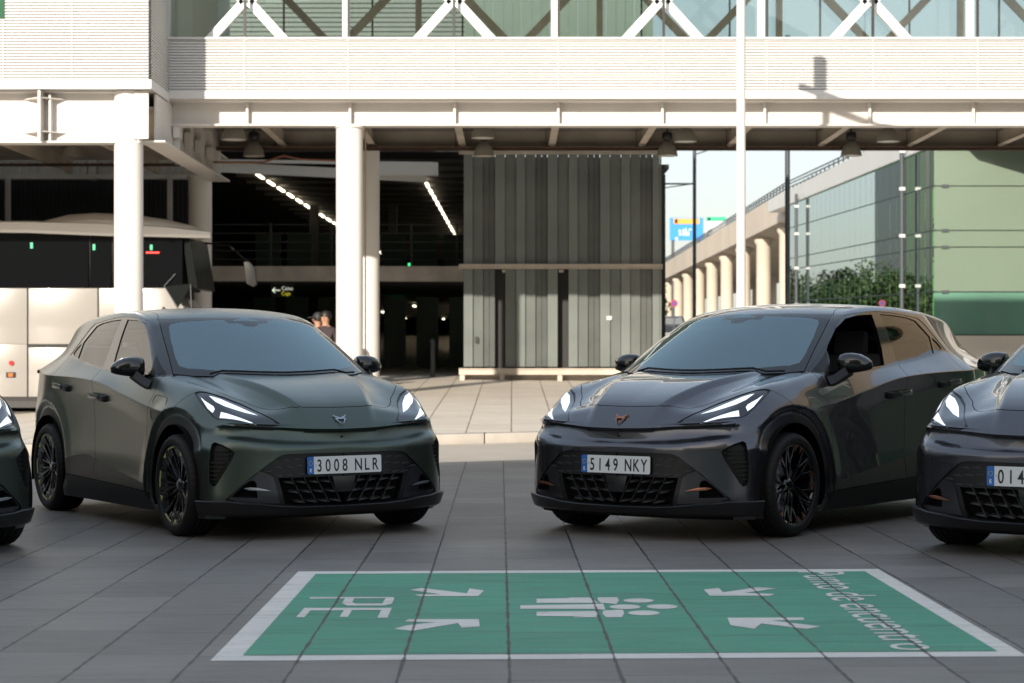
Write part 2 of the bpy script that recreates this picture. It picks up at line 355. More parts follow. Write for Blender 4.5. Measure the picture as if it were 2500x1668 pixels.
while x < BX1: ct.box(x, x+.02, BY+5.54, BY+5.55, 5.30, 5.37); x += .16
x = -4.8
while x < BX1: ct.tube([(x, BY+5.64, 5.31), (x, BY+5.64, 5.74)], .008, 5); x += 1.83
ct.build('cable_tray', M_CABLE, br)
# glazing, floor, roof
M_BGL = glass_mat('walkway_glass', (.84, .88, .87), 1.6, 0)
fl = MB(); fl.box(BX0, BX1, BY+.10, BY+5.9, 6.52, 6.60); fl.box(BX0, BX1, BY+5.9, BY+5.999, 5.78, 6.67); fl.build('walkway_floor', M_CREAM2, br)
rf = MB(); rf.box(BX0, BX1, BY-.1, BY+6.1, 9.6, 9.9); rf.build('walkway_roof', M_LOUV, br)
gl = MB(); gl.box(BX0, BX1, BY+.40, BY+.41, 6.62, 9.6); gl.build('front_glazing', M_BGL, br)
gb = MB(); gb.box(BX0, BX1, BY+5.90, BY+5.91, 6.67, 9.6); gb.build('rear_glazing', M_BGL, br)
mu = MB()
for x in PX: mu.box(x-.022, x+.022, BY-.03, BY+.02, 6.69, 9.6); mu.box(x-.018, x+.018, BY+5.92, BY+5.97, 6.6, 9.6)
mu.build('mullions', M_LAMPT, br)
M_BRACE = mat('brace_white', (.82, .82, .82), .4); tr = MB(); tr2 = MB()
for i, x in enumerate(PX):
    if i % 2 == 0:                       # braces meet at every second mullion
        for s in (-1, 1):
            for T_, Y_, w in ((tr, BY+.28, .155), (tr2, BY+5.6, .15)):
                xo = x+(0 if T_ is tr else 1.1)
                T_.bar((xo+s*.045, Y_, 7.36), (xo+s*.72, Y_, 6.62), w, .12, up=(0, 1, 0)); T_.bar((xo+s*.045, Y_, 7.36), (xo+s*2.2, Y_, 9.6), w, .12, up=(0, 1, 0))
    else: tr.box(x+.10-.055-.17, x+.10+.055-.17, BY+.2, BY+.34, 6.6, 9.6); tr2.box(x+.9, x+1.02, BY+5.5, BY+5.65, 6.6, 9.6)
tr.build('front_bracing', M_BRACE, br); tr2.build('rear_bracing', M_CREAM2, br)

def column(x, y, r, z0, z1, m, label, cap=True):
    c = MB(); c.lathe([(.0001, z0), (r, z0), (r, z1), (.0001, z1)], 40, 'z', (x, y, 0)) ; root = empty('steel_column', (0,0,0), 0, label, 'column', 'round white columns carrying the footbridge')
    c.build('shaft', m, root, smooth=True)
    if cap: k = MB(); k.lathe([(.0001, z1-.03), (r+.03, z1-.03), (r+.03, z1), (.0001, z1)], 40, 'z', (x, y, 0)); k.build('cap_plate', m, root, smooth=True)
    return root
M_COL = mat('column_white', (.74, .71, .68), .33, var=.05, vscale=.5)
column(-2.87, BY+.43, .238, .2, 5.185, M_COL, 'tall white round column in front of the dark hall, nearest the middle')
column(-2.95, BY+6.02, .238, .2, 5.38, M_COL, 'white column half in shadow right behind the central column')
column(-6.42, 33.35, .240, .0, 5.55, M_COL, 'white round column in front of the coach and under the louvred block')
column(-6.43, BY+6.3, .240, .1, 4.83, M_COL, 'shaded beige column behind the front end of the coach')

# ---------------------------------------------------------------- louvred block on the left
bk = empty('louvred_block', (0, 0, 0), 0, 'white louvred building block on steel beams projecting at the upper left', 'building block')
b = MB(); XB = -6.02; YB = 33.0
b.box(-36, XB, YB, YB+9.5, 5.56, 9.8); slats(b, -36, XB, YB, 5.70, 9.8, .0495); slats(b, 0, 0, 0, 5.70, 9.8, .0495, side=None) if False else None
slats(b, XB, 0, 0, 5.70, 9.8, .0495, side=(YB, BY-.02)); b.box(-36, XB+.05, YB-.05, YB, 5.56, 5.71); b.box(XB, XB+.05, YB, BY-.05, 5.56, 5.71)
for x in (-8.42, -9.33, -7.28, -10.5, -12): b.box(x-.004, x+.004, YB-.047, YB-.001, 5.56, 9.8)
b.build('louvre_wall', M_LOUV, bk)
w_ = MB(); w_.box(-9.6, -8.40, YB-.055, YB-.04, 6.72, 9); w_.build('green_window', mat('green_window', (.02, .10, .05), .12, coat=1), bk)
be = MB(); be.box(-36, -6.35, YB+.36, YB+.39, 4.72, 5.54); be.box(-36, -6.2, YB+.18, YB+.58, 4.69, 4.72); be.box(-36, -6.2, YB+.18, YB+.58, 5.53, 5.55)
be.box(-6.02, -5.99, YB+.5, BY+6.2, 4.74, 5.54); be.box(-6.22, -5.80, YB+.3, BY+6.2, 4.71, 4.74)
be.box(-7.86, -7.82, YB+.0, YB+.36, 4.72, 5.54); be.box(-7.72, -7.69, YB+.18, YB+.36, 4.72, 5.5)
for z in (4.86, 5.42): be.add([(-8.2,YB+.36,z),(-7.84,YB+.02,z),(-7.45,YB+.36,z),(-8.2,YB+.36,z+.015),(-7.84,YB+.02,z+.015),(-7.45,YB+.36,z+.015)], [(0,1,2),(5,4,3),(0,3,4,1),(1,4,5,2)])
be.box(-6.24, -6.21, YB+.15, YB+.6, 4.72, 5.5)
for z in (4.9, 5.02, 5.14, 5.26, 5.38):
    be.lathe([(.0001, -5.985), (.028, -5.985), (.03, -6.0)], 10, 'x', (0, YB+.9, z)); be.lathe([(.0001, -.03), (.025, -.03), (.028, .0)], 10, 'y', (-6.14, YB+.14, z))
be.box(-6.30, -6.05, YB+.12, YB+.16, 4.75, 5.54)
for y in (YB+2.2, YB+3.4, YB+4.6, YB+6.0): be.box(-5.985, -5.87, y, y+.02, 4.74, 5.54); be.box(-5.97, -5.85, y-.15, y+.15, 4.98, 5.2)
be.build('transfer_beams', M_CREAM, bk)
un = MB(); un.box(-36, -6.05, YB+.6, YB+9.4, 5.3, 5.34)
for x in np.arange(-35, -6.3, 1.83): un.box(x, x+.05, YB+.6, YB+9.3, 5.0, 5.3)
un.build('underside', M_CREAM2, bk)
bw = MB(); bw.box(-36, -6.6, 44.0, 44.2, 5.1, 6.3)
x = -36
while x < -6.7: bw.box(x, x+.05, 43.95, 44.0, 5.15, 6.2); x += .16
for x in (-13, -9.3, -8.4, -6.9): bw.box(x, x+.12, 43.8, 44.0, 5.0, 6.2)
bw.box(-36, -6.4, 43.75, 44, 5.02, 5.12); bw.build('canopy_wall', M_CREAM2, bk)
tray = MB(); tray.box(-20, -6.6, 39.5, 39.62, 4.90, 4.92)
x = -20
while x < -6.6: tray.box(x, x+.02, 39.48, 39.5, 4.89, 4.97); x += .16
tray.tube([(-20, 39.55, 4.94), (-6.7, 39.55, 4.94)], .018, 6); tray.build('service_tray', M_CABLE, bk)
dw = MB(); dw.box(-36, -7.0, 44.6, 44.7, .0, 5.1)
x = -36
while x < -7.05: dw.box(x, x+.03, 44.56, 44.6, .2, 5.1); x += .1
o = dw.build('rolling_shutter_wall', M_DARK); tag(o, 'black corrugated wall behind the white coach', 'wall')
for px_, lb in ((-7.5, 'thin grey steel post before the black corrugated wall, right of the front left column'), (-11.05, 'thin grey steel post at the left edge of the picture above the coach')):
    dp = MB(); dp.box(px_-.05, px_+.05, 43.6, 43.7, .3, 5.02); o = dp.build('steel_post', M_CREAM2, None); tag(o, lb, 'post', 'thin posts before the black wall')

# ---------------------------------------------------------------- hanging lamps
def make_lamp():
    l = empty('pendant_lamp')
    s = MB(); s.lathe([(.05,.30),(.085,.27),(.15,.20),(.19,.12),(.215,.0),(.212,0),(.185,.11),(.14,.19),(.06,.27)], 28, 'z'); s.build('lamp_shade', M_LAMPB, l, smooth=True)
    g = MB(); g.lathe([(.0001,.48),(.08,.48),(.105,.45),(.105,.36),(.08,.32),(.0001,.32)], 20, 'z'); g.box(-.05, .05, -.04, .04, .28, .36); g.tube([(0,0,.48),(0,0,.62)], .015, 6); g.build('ballast', M_LAMPT, l, smooth=True)
    d = MB(); d.lathe([(.0001,.006),(.2,.012)], 24, 'z'); d.build('lamp_lens', M_LAMPG, l); return l
lamp0 = make_lamp(); used = []
def lamp_at(x, y, z, label, k=1):
    c = lamp0 if not used else copy_tree(lamp0); used.append(1); c.location = (x, y, z); c.scale = (k, k, k)
    tag(c, label, 'lamp', 'industrial pendant lamps under the footbridge')
for sx, sy, y, k, lb in ((571, 342, 36.4, 1.06, 'left front lamp hanging beside the corner of the louvred block'), (620, 382, 40.2, 1.02, 'left rear lamp with black ballast, hanging left of the central column'),
        (1179, 338, 36.4, 1.0, 'front lamp hanging above the left edge of the ribbed glass pavilion'), (1181, 382, 40.2, 1.0, 'rear lamp just under the front lamp at the pavilion left edge'),
        (1673, 347, 36.6, 1.0, 'front lamp hanging left of the white pole, in front of the sky'), (1629, 381, 40.2, 1.0, 'rear lamp at the top right corner of the ribbed pavilion'),
        (2168, 347, 36.6, 1.0, 'front lamp hanging towards the right, above the green glass corner'), (2078, 381, 40.2, 1.0, 'rear lamp hanging before the sky right of the dark pole'),
        (178, 382, 39.6, 1.0, 'lamp hanging under the louvred block above the coach')):
    xx = (sx-1250)/4861*y; zz = (866.5-sy)/4861*y+1.154; lamp_at(xx, y, zz, lb, k)
co_ = MB(); cc = []
for j in range(3): co_.tube([(-3.27+.02*j+.11*math.cos(a), BY+5.3+.03*j, 4.88+.17*math.sin(a)) for a in np.linspace(0, 2*math.pi, 20)], .012, 6, cap=False)
o = co_.build('cable_coil', mat('green_cable', (.01, .05, .04), .4)); tag(o, 'dark green coil of cable hung left of the central column top', 'cable')
cp = MB(); cp.tube([(-5.9, BY+4.6, 4.96), (-4.95, BY+5.0, 5.0), (-4.6, BY+5.3, 5.16), (-4.3, BY+5.6, 5.12), (-3.2, BY+5.65, 5.08)], .022, 8); o = cp.build('copper_conduit', M_PIPE); tag(o, 'bent copper coloured conduit left of the central column under the bridge', 'pipe')
dp2 = MB(); dp2.tube([(-2.60, BY+.55, .3), (-2.60, BY+.55, 5.18)], .013, 8); o = dp2.build('drain_pipe', mat('pipe_cream', (.35, .24, .15), .5)); tag(o, 'thin vertical pipe beside the central column', 'pipe')

# ---------------------------------------------------------------- coach
M_COACH = mat('coach_white', (.30, .285, .265), .28, coat=.5, var=.02, vscale=.3); M_CGL = mat('coach_glass', (.004, .005, .006), .08, spec=.25); M_CROOF = mat('coach_roof_lightened', (.80, .77, .73), .3, coat=.4)  # roof colour lightened to make up for the shade of the beams above
bus = empty('coach', (0, 37.0, 0), 0, 'white coach with black side windows standing behind the left hatchback', 'coach')
XF = -5.78
b = MB()
# side body in panels
def panel(x0, x1, z0, z1): b.box(x0+.012, x1-.012, 0, .4, z0+.01, z1-.01)
for x0, x1 in ((-19, -15.2), (-15.2, -13.4), (-13.4, -11.0), (-11.0, -9.97), (-9.97, -9.0), (-9.0, -7.69+.0), (-7.69, -6.6)):
    panel(x0, x1, .36, 1.36 if x0 > -11.2 and x0 < -9.9 else 1.30); panel(x0, x1, 1.34, 2.40)
bs = b.build('body', M_COACH, bus, bevel=.015)
b = MB(); b.box(-19, XF-.5, .03, 2.4, .30, 2.40); b.build('inner_body', M_DARK, bus)
fr_ = MB(); prof = [(-7.0, .34), (-6.25, .34), (-6.05, .5), (-6.0, 1.4), (-6.10, 2.05), (-6.42, 2.40), (-7.0, 2.40)]
fr_.quadprism([(x, -.005, z) for x, z in prof], (0, 2.45, 0)); fr_.build('front_body', M_COACH, bus, bevel=.03)
gls = MB()
for x0, x1 in ((-19, -15.5), (-15.5, -13.0), (-13.0, -10.0), (-9.99, -7.87+.0), (-7.86, -7.45), (-7.44, -6.12)):
    gls.quadprism([(x0+.012, .02, 2.41), (x1-.012, .02, 2.41), (x1-.012, .05, 3.44-.02*(x1+10)*0), (x0+.012, .05, 3.44)], (0, .03, 0))
gls.build('window', M_CGL, bus)
dk = MB(); dk.box(-19, -6.15, .08, 2.3, 2.38, 3.45); dk.build('cabin_dark', M_DARK, bus)
rfb = MB(); V = []; F = []
secs = [(-19, 3.42, 3.62), (-11, 3.44, 3.66), (-9, 3.42, 3.66), (-7.5, 3.36, 3.62), (-6.4, 3.34, 3.56), (-5.60, 3.32, 3.47)]
for x, z0, z1 in secs:
    e_ = .42 if x > -6 else 0
    V += [(x, -.03, z0), (x, -.05, z0+.05), (x, -.02, z1-.04), (x-.25*e_, .25, z1), (x-1.2*e_, 1.2, z1+.06), (x-2.2*e_, 2.2, z1), (x-2.5*e_, 2.5, z0)]
for i in range(len(secs)-1):
    for k in range(6): F.append((i*7+k, i*7+k+1, (i+1)*7+k+1, (i+1)*7+k))
    F.append((i*7+6, i*7, (i+1)*7, (i+1)*7+6))
F += [tuple(range(7))[::-1], tuple(range(35, 42))]
rfb.add(V, F); rfb.build('roof_rail', M_CROOF, bus, smooth=True, angle=30)
pod = MB(); V = []; F = []; secs = [(-9.1, 3.58, .02, .5), (-8.85, 3.72, .10, .7), (-8.4, 3.83, .18, .8), (-7.9, 3.86, .2, .9), (-7.2, 3.83, .2, .9), (-6.6, 3.74, .2, .8), (-6.1, 3.62, .15, .6), (-5.9, 3.52, .1, .5)]
for x, z, y0, hw in secs:
    for a in np.linspace(0, math.pi, 9): V.append((x, 1.1-math.cos(a)*hw*1.15, 3.42+(z-3.42)*max(.25, math.sin(a)**.6 if a > 0 else 0) if 0 < a < 3.1 else 3.45))
for i in range(len(secs)-1):
    for k in range(8): F.append((i*9+k, (i+1)*9+k, (i+1)*9+k+1, i*9+k+1))
pod.add(V, F); pod.build('roof_unit', M_CROOF, bus, smooth=True)
mk_ = MB(); mk_.lathe([(.0001,-.02),(.045,-.02),(.05,.01)], 16, 'y', (-9.30, -.01, 1.0)); mk_.build('side_marker_red', mat('marker_red', (.5, .02, .02), .2, coat=1), bus)
mk2 = MB(); mk2.box(-9.40, -9.22, -.02, .02, .73, .83); mk2.build('side_marker_housing', M_MBLK if 'M_MBLK' in globals() else M_DARK, bus, bevel=.01)
mk3 = MB(); mk3.box(-9.35, -9.27, -.035, -.01, .75, .81); mk3.build('side_marker_amber', mat('marker_amber', (.8, .16, .02), .2, coat=1), bus)
wh = MB()
for x in (-13.5, -17): wh.lathe([(.0001,-.03),(.3,-.03),(.5,-.02),(.5,.25)], 32, 'y', (x, .1, .5))
wh.build('wheels', M_DARK, bus)
sk = MB(); sk.box(-19, -6.2, .04, 2.3, .17, .36); sk.build('skirt', M_LAMPT, bus)
ex = MB()
for x, z in ((-8.93, 3.185), (-7.77, 3.155)): ex.box(x-.025, x+.025, .005, .018, z-.055, z+.055)
ex.build('exit_sticker', mat('exit_green', (.02, .30, .14), .4, emit=(.1, .8, .45), es=.10), bus)
ex = MB(); ex.box(-6.73, -6.68, .005, .018, 3.10, 3.20); ex.build('exit_sticker', MATS['exit_green'], bus)
rd = text_mesh('SALIDA', .055, mat('led_red', (.7, .02, .02), .4, emit=(1, .05, .03), es=.35), 'display_text', bus, .002, 1.2, 'CENTER'); rd.rotation_euler = (math.pi/2, 0, 0); rd.location = (-6.68, .0, 3.035)
if rd: bpy.data.objects.remove(rd)
rdb = MB()
for k in range(9): rdb.box(-6.80+.028*k, -6.78+.028*k, .0, .015, 3.035+.004*(k % 2), 3.07)
rdb.build('led_display', MATS['led_red'], bus)
mi = MB(); mi.tube([(-5.9, 1.2, 3.3), (-5.3, .4, 3.2), (-4.84, -.36, 2.84)], .007, 6)
mi.quadprism([(-4.93,-.45,2.86),(-4.82,-.47,2.86),(-4.72,-.42,2.75),(-4.70,-.42,2.45),(-4.76,-.40,2.40),(-4.88,-.42,2.46)], (0, .16, 0)); 
mo = mi.build('wing_mirror', M_LAMPT, bus, bevel=.02)
wd = MB(); wd.quadprism([(-6.40, .03, 2.42), (-5.98, .03, 2.42), (-6.20, .03, 2.02), (-6.1, .03, 1.9)], (0, .02, 0)) if False else None
ws_ = MB(); ws_.quadprism([(-6.02, .12, 2.40), (-5.86, .12, 2.40), (-6.02, .12, 3.36), (-6.14, .12, 3.36)], (0, 2.2, 0)); ws_.quadprism([(-6.46,-.02,2.42),(-6.0,-.02,2.47),(-5.98,-.02,2.40),(-6.22,-.02,2.02)], (0, .04, 0)); ws_.build('front_glass', mat('front_glass', (.003, .005, .005), .3, spec=.1), bus)
gr_ = MB(); gr_.bar((-6.46,-.03,2.43), (-6.25,-.03,2.66), .012); gr_.bar((-6.46,-.03,2.43), (-6.2,-.03,2.02), .012); gr_.bar((-5.97,-.03,2.46), (-5.95,-.03,1.9), .014); gr_.build('front_trim', M_POLE, bus)

# ---------------------------------------------------------------- parking hall (dark interior)
hall = empty('parking_hall', (0, 0, 0), 0, 'dark two storey parking hall with rows of ceiling lights behind the columns', 'parking hall')
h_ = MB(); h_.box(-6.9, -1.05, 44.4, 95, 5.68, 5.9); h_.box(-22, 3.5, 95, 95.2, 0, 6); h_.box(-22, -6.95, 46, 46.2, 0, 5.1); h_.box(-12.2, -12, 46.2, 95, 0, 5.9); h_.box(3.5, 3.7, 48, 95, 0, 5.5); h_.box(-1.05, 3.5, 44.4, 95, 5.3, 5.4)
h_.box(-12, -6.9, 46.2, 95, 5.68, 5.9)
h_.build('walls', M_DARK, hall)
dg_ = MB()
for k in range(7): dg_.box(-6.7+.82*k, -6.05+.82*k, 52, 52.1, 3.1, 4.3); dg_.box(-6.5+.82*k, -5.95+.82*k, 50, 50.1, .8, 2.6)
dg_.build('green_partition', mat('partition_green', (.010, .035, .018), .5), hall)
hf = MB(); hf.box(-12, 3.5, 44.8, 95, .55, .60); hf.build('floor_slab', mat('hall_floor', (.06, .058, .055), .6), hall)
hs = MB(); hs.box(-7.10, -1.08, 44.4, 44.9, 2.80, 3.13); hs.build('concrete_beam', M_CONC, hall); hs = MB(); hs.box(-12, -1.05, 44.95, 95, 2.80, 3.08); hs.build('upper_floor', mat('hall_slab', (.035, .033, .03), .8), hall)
lm = MB()
def tubes(x0, y0, x1, y1, z, n, ln):
    for k in range(n):
        t = (k+.1)/n; x, y = x0+(x1-x0)*t, y0+(y1-y0)*t; lm.box(x-.035, x+.035, y, y+ln*1.5, z-.04, z)
tubes(-6.25, 46.3, -5.6, 90, 5.58, 22, .85); tubes(-2.22, 46.8, -2.0, 92, 5.58, 22, .85); tubes(-1.72, 66, -1.45, 84, 2.62, 9, .8); tubes(-3.4, 72, -3.2, 88, 3.9, 3, .4)
tubes(-4.9, 60, -4.5, 90, 2.74, 5, .6); tubes(-3.1, 62, -2.9, 92, 2.72, 4, .5)
lm.build('ceiling_lights', M_LUM, hall)
rl = MB()
for z in (3.35, 3.55, 3.75, 3.95, 4.15): rl.box(-6.9, -1.1, 46.0, 46.03, z, z+.022)
for x in (-5.6, -4.2, -2.35, -1.3): rl.box(x, x+.05, 46.0, 46.05, 3.13, 4.2)
rl.build('railing', mat('rail_dark', (.05, .05, .052), .5), hall)
cj = MB()
for k in range(26): cj.box(-6.9, -1.05, 46+1.9*k, 46.25+1.9*k, 5.60, 5.68)
for z in (.6,): 
    for x in (-5.9, -4.6, -3.6): cj.box(x, x+.25, 58, 58.3, z, 5.5)
cj.build('ceiling_joists', mat('joist', (.09, .085, .078), .8), hall)
wh2 = MB(); wh2.bar((-6.6, 44.3, 5.33), (-1.9, 44.3, 5.10), .10, .22, up=(0, 0, 1)); wh2.box(-3.0, -1.65, 44.15, 44.4, 5.13, 5.42); wh2.bar((-6.6, 44.25, 5.46), (-1.75, 44.25, 5.40), .1, .07); wh2.build('white_truss', M_LOUV, hall)
for nm_, sx, sy, yy in (('exit_sign', 968, 738, 56), ('exit_sign', 1052, 756, 70), ('exit_sign', 1006, 646, 70)):
    e_ = MB(); x_ = (sx-1250)/4861*yy; z_ = (866.5-sy)/4861*yy+1.154; e_.box(x_-.14, x_+.14, yy, yy+.04, z_-.045, z_+.045); e_.build('exit_sign', MATS.get('sign_green') or mat('sign_green', (.02, .5, .15), .4, emit=(.05, .9, .3), es=.45), hall)
sg = empty('pay_sign', (0, 0, 0), 0, 'black hanging sign reading Caixa and Caja with a left arrow', 'sign')
sgb = MB(); sgb.box(-5.63, -5.08, 46.5, 46.55, 2.50, 2.80); sgb.build('board', M_DARK, sg)
M_SW = mat('sign_white', (.7, .75, .65), .4, emit=(.75, .8, .65), es=.18); M_SY = mat('sign_yellow', (.6, .5, .05), .4, emit=(.7, .6, .05), es=.18)
for s_, m_, z_ in (('Caixa', M_SW, 2.665), ('Caja', M_SY, 2.545)):
    o = text_mesh(s_, .125, m_, 'lettering', sg, .004, .95, 'LEFT'); o.rotation_euler = (math.pi/2, 0, 0); o.location = (-5.385, 46.49, z_)
ar = MB(); ar.bar((-5.58, 46.48, 2.66), (-5.41, 46.48, 2.66), .028, .01, up=(0,1,0)); ar.bar((-5.59, 46.48, 2.66), (-5.53, 46.48, 2.72), .028, .01, up=(0,1,0)); ar.bar((-5.59, 46.48, 2.66), (-5.53, 46.48, 2.60), .028, .01, up=(0,1,0)); ar.build('arrow', M_SW, sg)
bo = MB(); bo.lathe([(.0001,.5),(.05,.5),(.05,1.38),(.06,1.40),(.06,1.46),(.03,1.5),(.0001,1.5)], 16, 'z', (-1.75, 43.9, 0)); o = bo.build('bollard', M_POLE, smooth=True); tag(o, 'slim dark bollard at the mouth of the parking hall', 'bollard')

# ---------------------------------------------------------------- ribbed glass pavilion
pav = empty('glass_pavilion', (0, 0, 0), 0, 'ribbed grey green glass pavilion wall with cream rails in the centre background', 'pavilion')
YP = 42.5; GA = mat('channel_glass_light', (.185, .205, .195), .14, coat=1, coatr=.12, var=.10, vscale=1.2); GB = mat('channel_glass_dark', (.110, .118, .112), .16, coat=1, coatr=.12, var=.15, vscale=1.2); GC = mat('channel_glass_mid', (.145, .160, .152), .14, coat=1, coatr=.12, var=.12, vscale=1.2)
pa = [MB(), MB(), MB()]; x = -1.03; k = 0; pat = [(0,.235,0),(2,.23,.05),(1,.15,.12),(1,.13,.12)] ; rnd = random.Random(4)
seq = [(0,.20,0),(2,.22,.05),(1,.13,.10),(1,.12,.10),(0,.22,.0),(2,.23,.05)]
while x < 3.14:
    mi_, w, d = seq[k % 4 if False else k % 6]; w = min(w, 3.16-x)
    for z0, z1 in ((.90, 3.0), (3.08, 5.50)):
        if z0 < 1 and (x < -.2 < x+w or x < .98 < x+w): continue
        pa[mi_].box(x, x+w-.008, YP+d, YP+d+.03, z0, z1)
    x += w; k += 1
for m_, mm, nm_ in zip(pa, (GA, GB, GC), ('glass_channel_light', 'glass_channel_dark', 'glass_channel_mid')): m_.build(nm_, mm, pav)
pb = MB(); pb.box(-.9, 3.10, YP+.3, YP+.4, .8, 5.4); pb.build('inner_wall', M_DARK, pav)
ps = MB(); ps.box(3.16, 3.19, YP, YP+12, .9, 5.44); ps.build('glass_side', GA, pav)
rl = MB()
for z0, z1 in ((.73, .865), (2.985, 3.085), (5.43, 5.56)): rl.box(-1.13, 3.21, YP-.12, YP+.02, z0, z0+.02); rl.box(-1.13, 3.21, YP-.12, YP+.02, z1-.02, z1); rl.box(-1.13, 3.21, YP-.09, YP-.05, z0, z1)
for x in (-1.06, -.21, 1.02, 2.2, 3.05): rl.box(x-.05, x+.05, YP-.09, YP-.02, .5, .74); rl.box(x-.07, x+.07, YP-.1, YP, .5, .53)
for x in (-.16, 1.05, 2.0): rl.box(x-.05, x+.05, YP+.06, YP+.2, 2.92, 2.97)
rl.build('rails', M_CREAM2, pav)
pbs = MB(); pbs.box(-1.1, 3.15, YP+.25, YP+.3, .45, .8); pbs.build('plinth', M_CONC, pav)
sw_ = MB(); sw_.box(2.02, 2.13, YP-.01, YP+.0, 1.90, 1.98); sw_.build('wall_label', M_LOUV, pav); sw2 = MB(); sw2.box(-.79, -.72, YP-.01, YP+.0, 1.41, 1.54); sw2.build('switch_box', M_LAMPT, pav)

M_GLV = mat('louvre_grey_green', (.20, .225, .21), .4)
up = empty('upper_storeys', (0, 0, 0), 0, 'grey green louvred upper storeys seen through the footbridge glass', 'building')
b = MB(); b.box(-7.2, -1.1, 46.5, 60, 5.95, 13); slats(b, -7.2, -1.1, 46.5, 5.95, 13, .11); b.build('louvre_wall', M_GLV, up)
b = MB(); k = 0; x = -1.1
while x < 3.3: b.box(x, x+.21, 46.4+(k % 3)*.05, 46.45+(k % 3)*.05, 5.95, 13); x += .22; k += 1
b.build('glass_channels', mat('channel_glass_pale', (.22, .27, .23), .25, coat=.5), up); b = MB(); b.box(-7.2, 3.3, 46.3, 46.4, 7.0, 7.14); b.build('rail', M_LOUV, up)

# ---------------------------------------------------------------- green glass terminal on the right
M_FROST = mat('frosted_green_glass', (.18, .235, .18), .18, coat=.8, coatr=.03, var=.06, vscale=.25)
M_FROST2 = mat('frosted_green_glass_deep', (.12, .255, .19), .18, coat=.8, coatr=.03, var=.15, vscale=.3)
M_TGL = glass_mat('terminal_glass', (.42, .60, .50), 1.55, 0, (.56, .62, .62))

M_FIN = mat('green_fin', (.28, .66, .22), .5)
term = empty('glass_terminal', (0, 0, 0), 0, 'green glass terminal building on the right, its side wall mirroring sky and trees', 'building')
XA, YA, XE, YE = 12.70, 60.0, 12.75, 92.0
zt = lambda y: 7.40+(y-60)*.0195; rows = [(1.75, 1.95), (3.05, 3.6), (4.40, 5.05), (4.90, 5.55), (6.24, 6.95)]
fg_ = MB(); xs = [12.70, 16.37-.0, 19.9, 23.5, 27, 31, 35, 39, 43]; zs = [1.75, 3.05, 4.40, 4.90, 6.24, 9.2]
for i in range(len(xs)-1):
    for j in range(len(zs)-1):
        fg_.cur = 1 if j == 0 else 0; fg_.box(xs[i]+.015, xs[i+1]-.015, 60, 60.04, zs[j]+.015, zs[j+1]-.015)
fg_.build('front_panels', [M_FROST, M_FROST2], term)
bb = MB(); bb.box(12.85, 43, 60.4, 60.5, 1.2, 9.2); bb.build('inner_wall', M_FROST, term)
cl = MB()
for x in xs[:-1]:
    for z in zs[1:-1]:
        for dx in (.35, xs[1]-xs[0]-.35): cl.box(x+dx-.10, x+dx+.10, 59.95, 60.0, z-.045, z+.045)
cl.build('glass_clamps', M_POLE, term)
pl = MB(); pl.box(12.2, 43, 59.0, 59.9, .9, 1.72); pl.box(11.9, 43, 58.6, 59.0, .9, 1.50); pl.box(11.6, 43, 58.0, 58.6, .8, 1.30); pl.build('plinth_steps', M_VIA, term)
n_ = 28; wg = MB(); jt = MB()
for i in range(n_):
    y0, y1 = 60.05+i*(32/n_), 60.05+(i+1)*(32/n_)
    lv_ = [(1.75, 1.95)]+rows[1:]
    zz = lambda r, y: r[0]+(r[1]-r[0])*(y-60)/31
    L_ = [(1.0, 1.2)]+[r for r in rows]+[(7.40, 8.02)]
    for a, b_ in zip(L_[:-1], L_[1:]): wg.add([(XA, y0+.015, zz(a, y0)+.02), (XA, y1-.015, zz(a, y1)+.02), (XA, y1-.015, zz(b_, y1)-.02), (XA, y0+.015, zz(b_, y0)-.02)], [(0, 1, 2, 3)])
wg.build('side_glazing', M_TGL, term)
for r in rows:
    jt.quadprism([(XA+.03, 60, r[0]-.03), (XA+.03, 92, r[1]-.02), (XA+.03, 92, r[1]+.05), (XA+.03, 60, r[0]+.03)], (.05, 0, 0))
for i in range(n_+1): y = 60.05+i*(32/n_); jt.box(XA+.03, XA+.06, y-.02, y+.02, 1, zt(y))
jt.build('glazing_bars', M_POLE, term)
fi = MB()
for i in range(20):
    y = 61.0+1.55*i
    for r in ((1.9, 4.3), (4.5, 5.2), (5.3, 7.5)): fi.box(XA+.8, XA+1.0, y, y+.62, r[0]+.12, r[1])
fi.build('green_fins', M_FIN, term)
iw = MB(); iw.box(XA+2.4, XA+2.5, 60.5, 92, 1, 9); iw.box(XA+.1, XA+2.4, 60.5, 92, .9, 1.0); iw.build('interior_wall', mat('terminal_dark', (.03, .05, .04), .6), term)
fc = MB(); fc.quadprism([(XA-.1, 59.9, 7.42), (XA-.1, 98, 8.15), (XA-.1, 98, 8.75), (XA-.1, 59.9, 8.3)], (1.2, 0, 0)); fc.build('fascia', M_LOUV, term)
for i, (y, lb) in enumerate(((63.6, 'nearer slim black mast with white clamps against the glass wall'), (87.2, 'farther slim black mast against the glass wall, near the dark pole'))):
    ms = MB(); ms.tube([(12.45, y, 1), (12.45, y, 8.2)], .07, 10); o = ms.build('facade_mast', M_POLE, smooth=True)
    r_ = empty('facade_mast', (0,0,0), 0, lb, 'mast', 'slim masts along the glass wall'); o.parent = r_; o.name = 'mast_tube'
    cm = MB()
    for z in (3.3, 4.9, 6.4, 7.6): cm.box(12.36, 12.54, y-.10, y-.02, z, z+.10)
    cm.build('clamp', M_LOUV, r_)

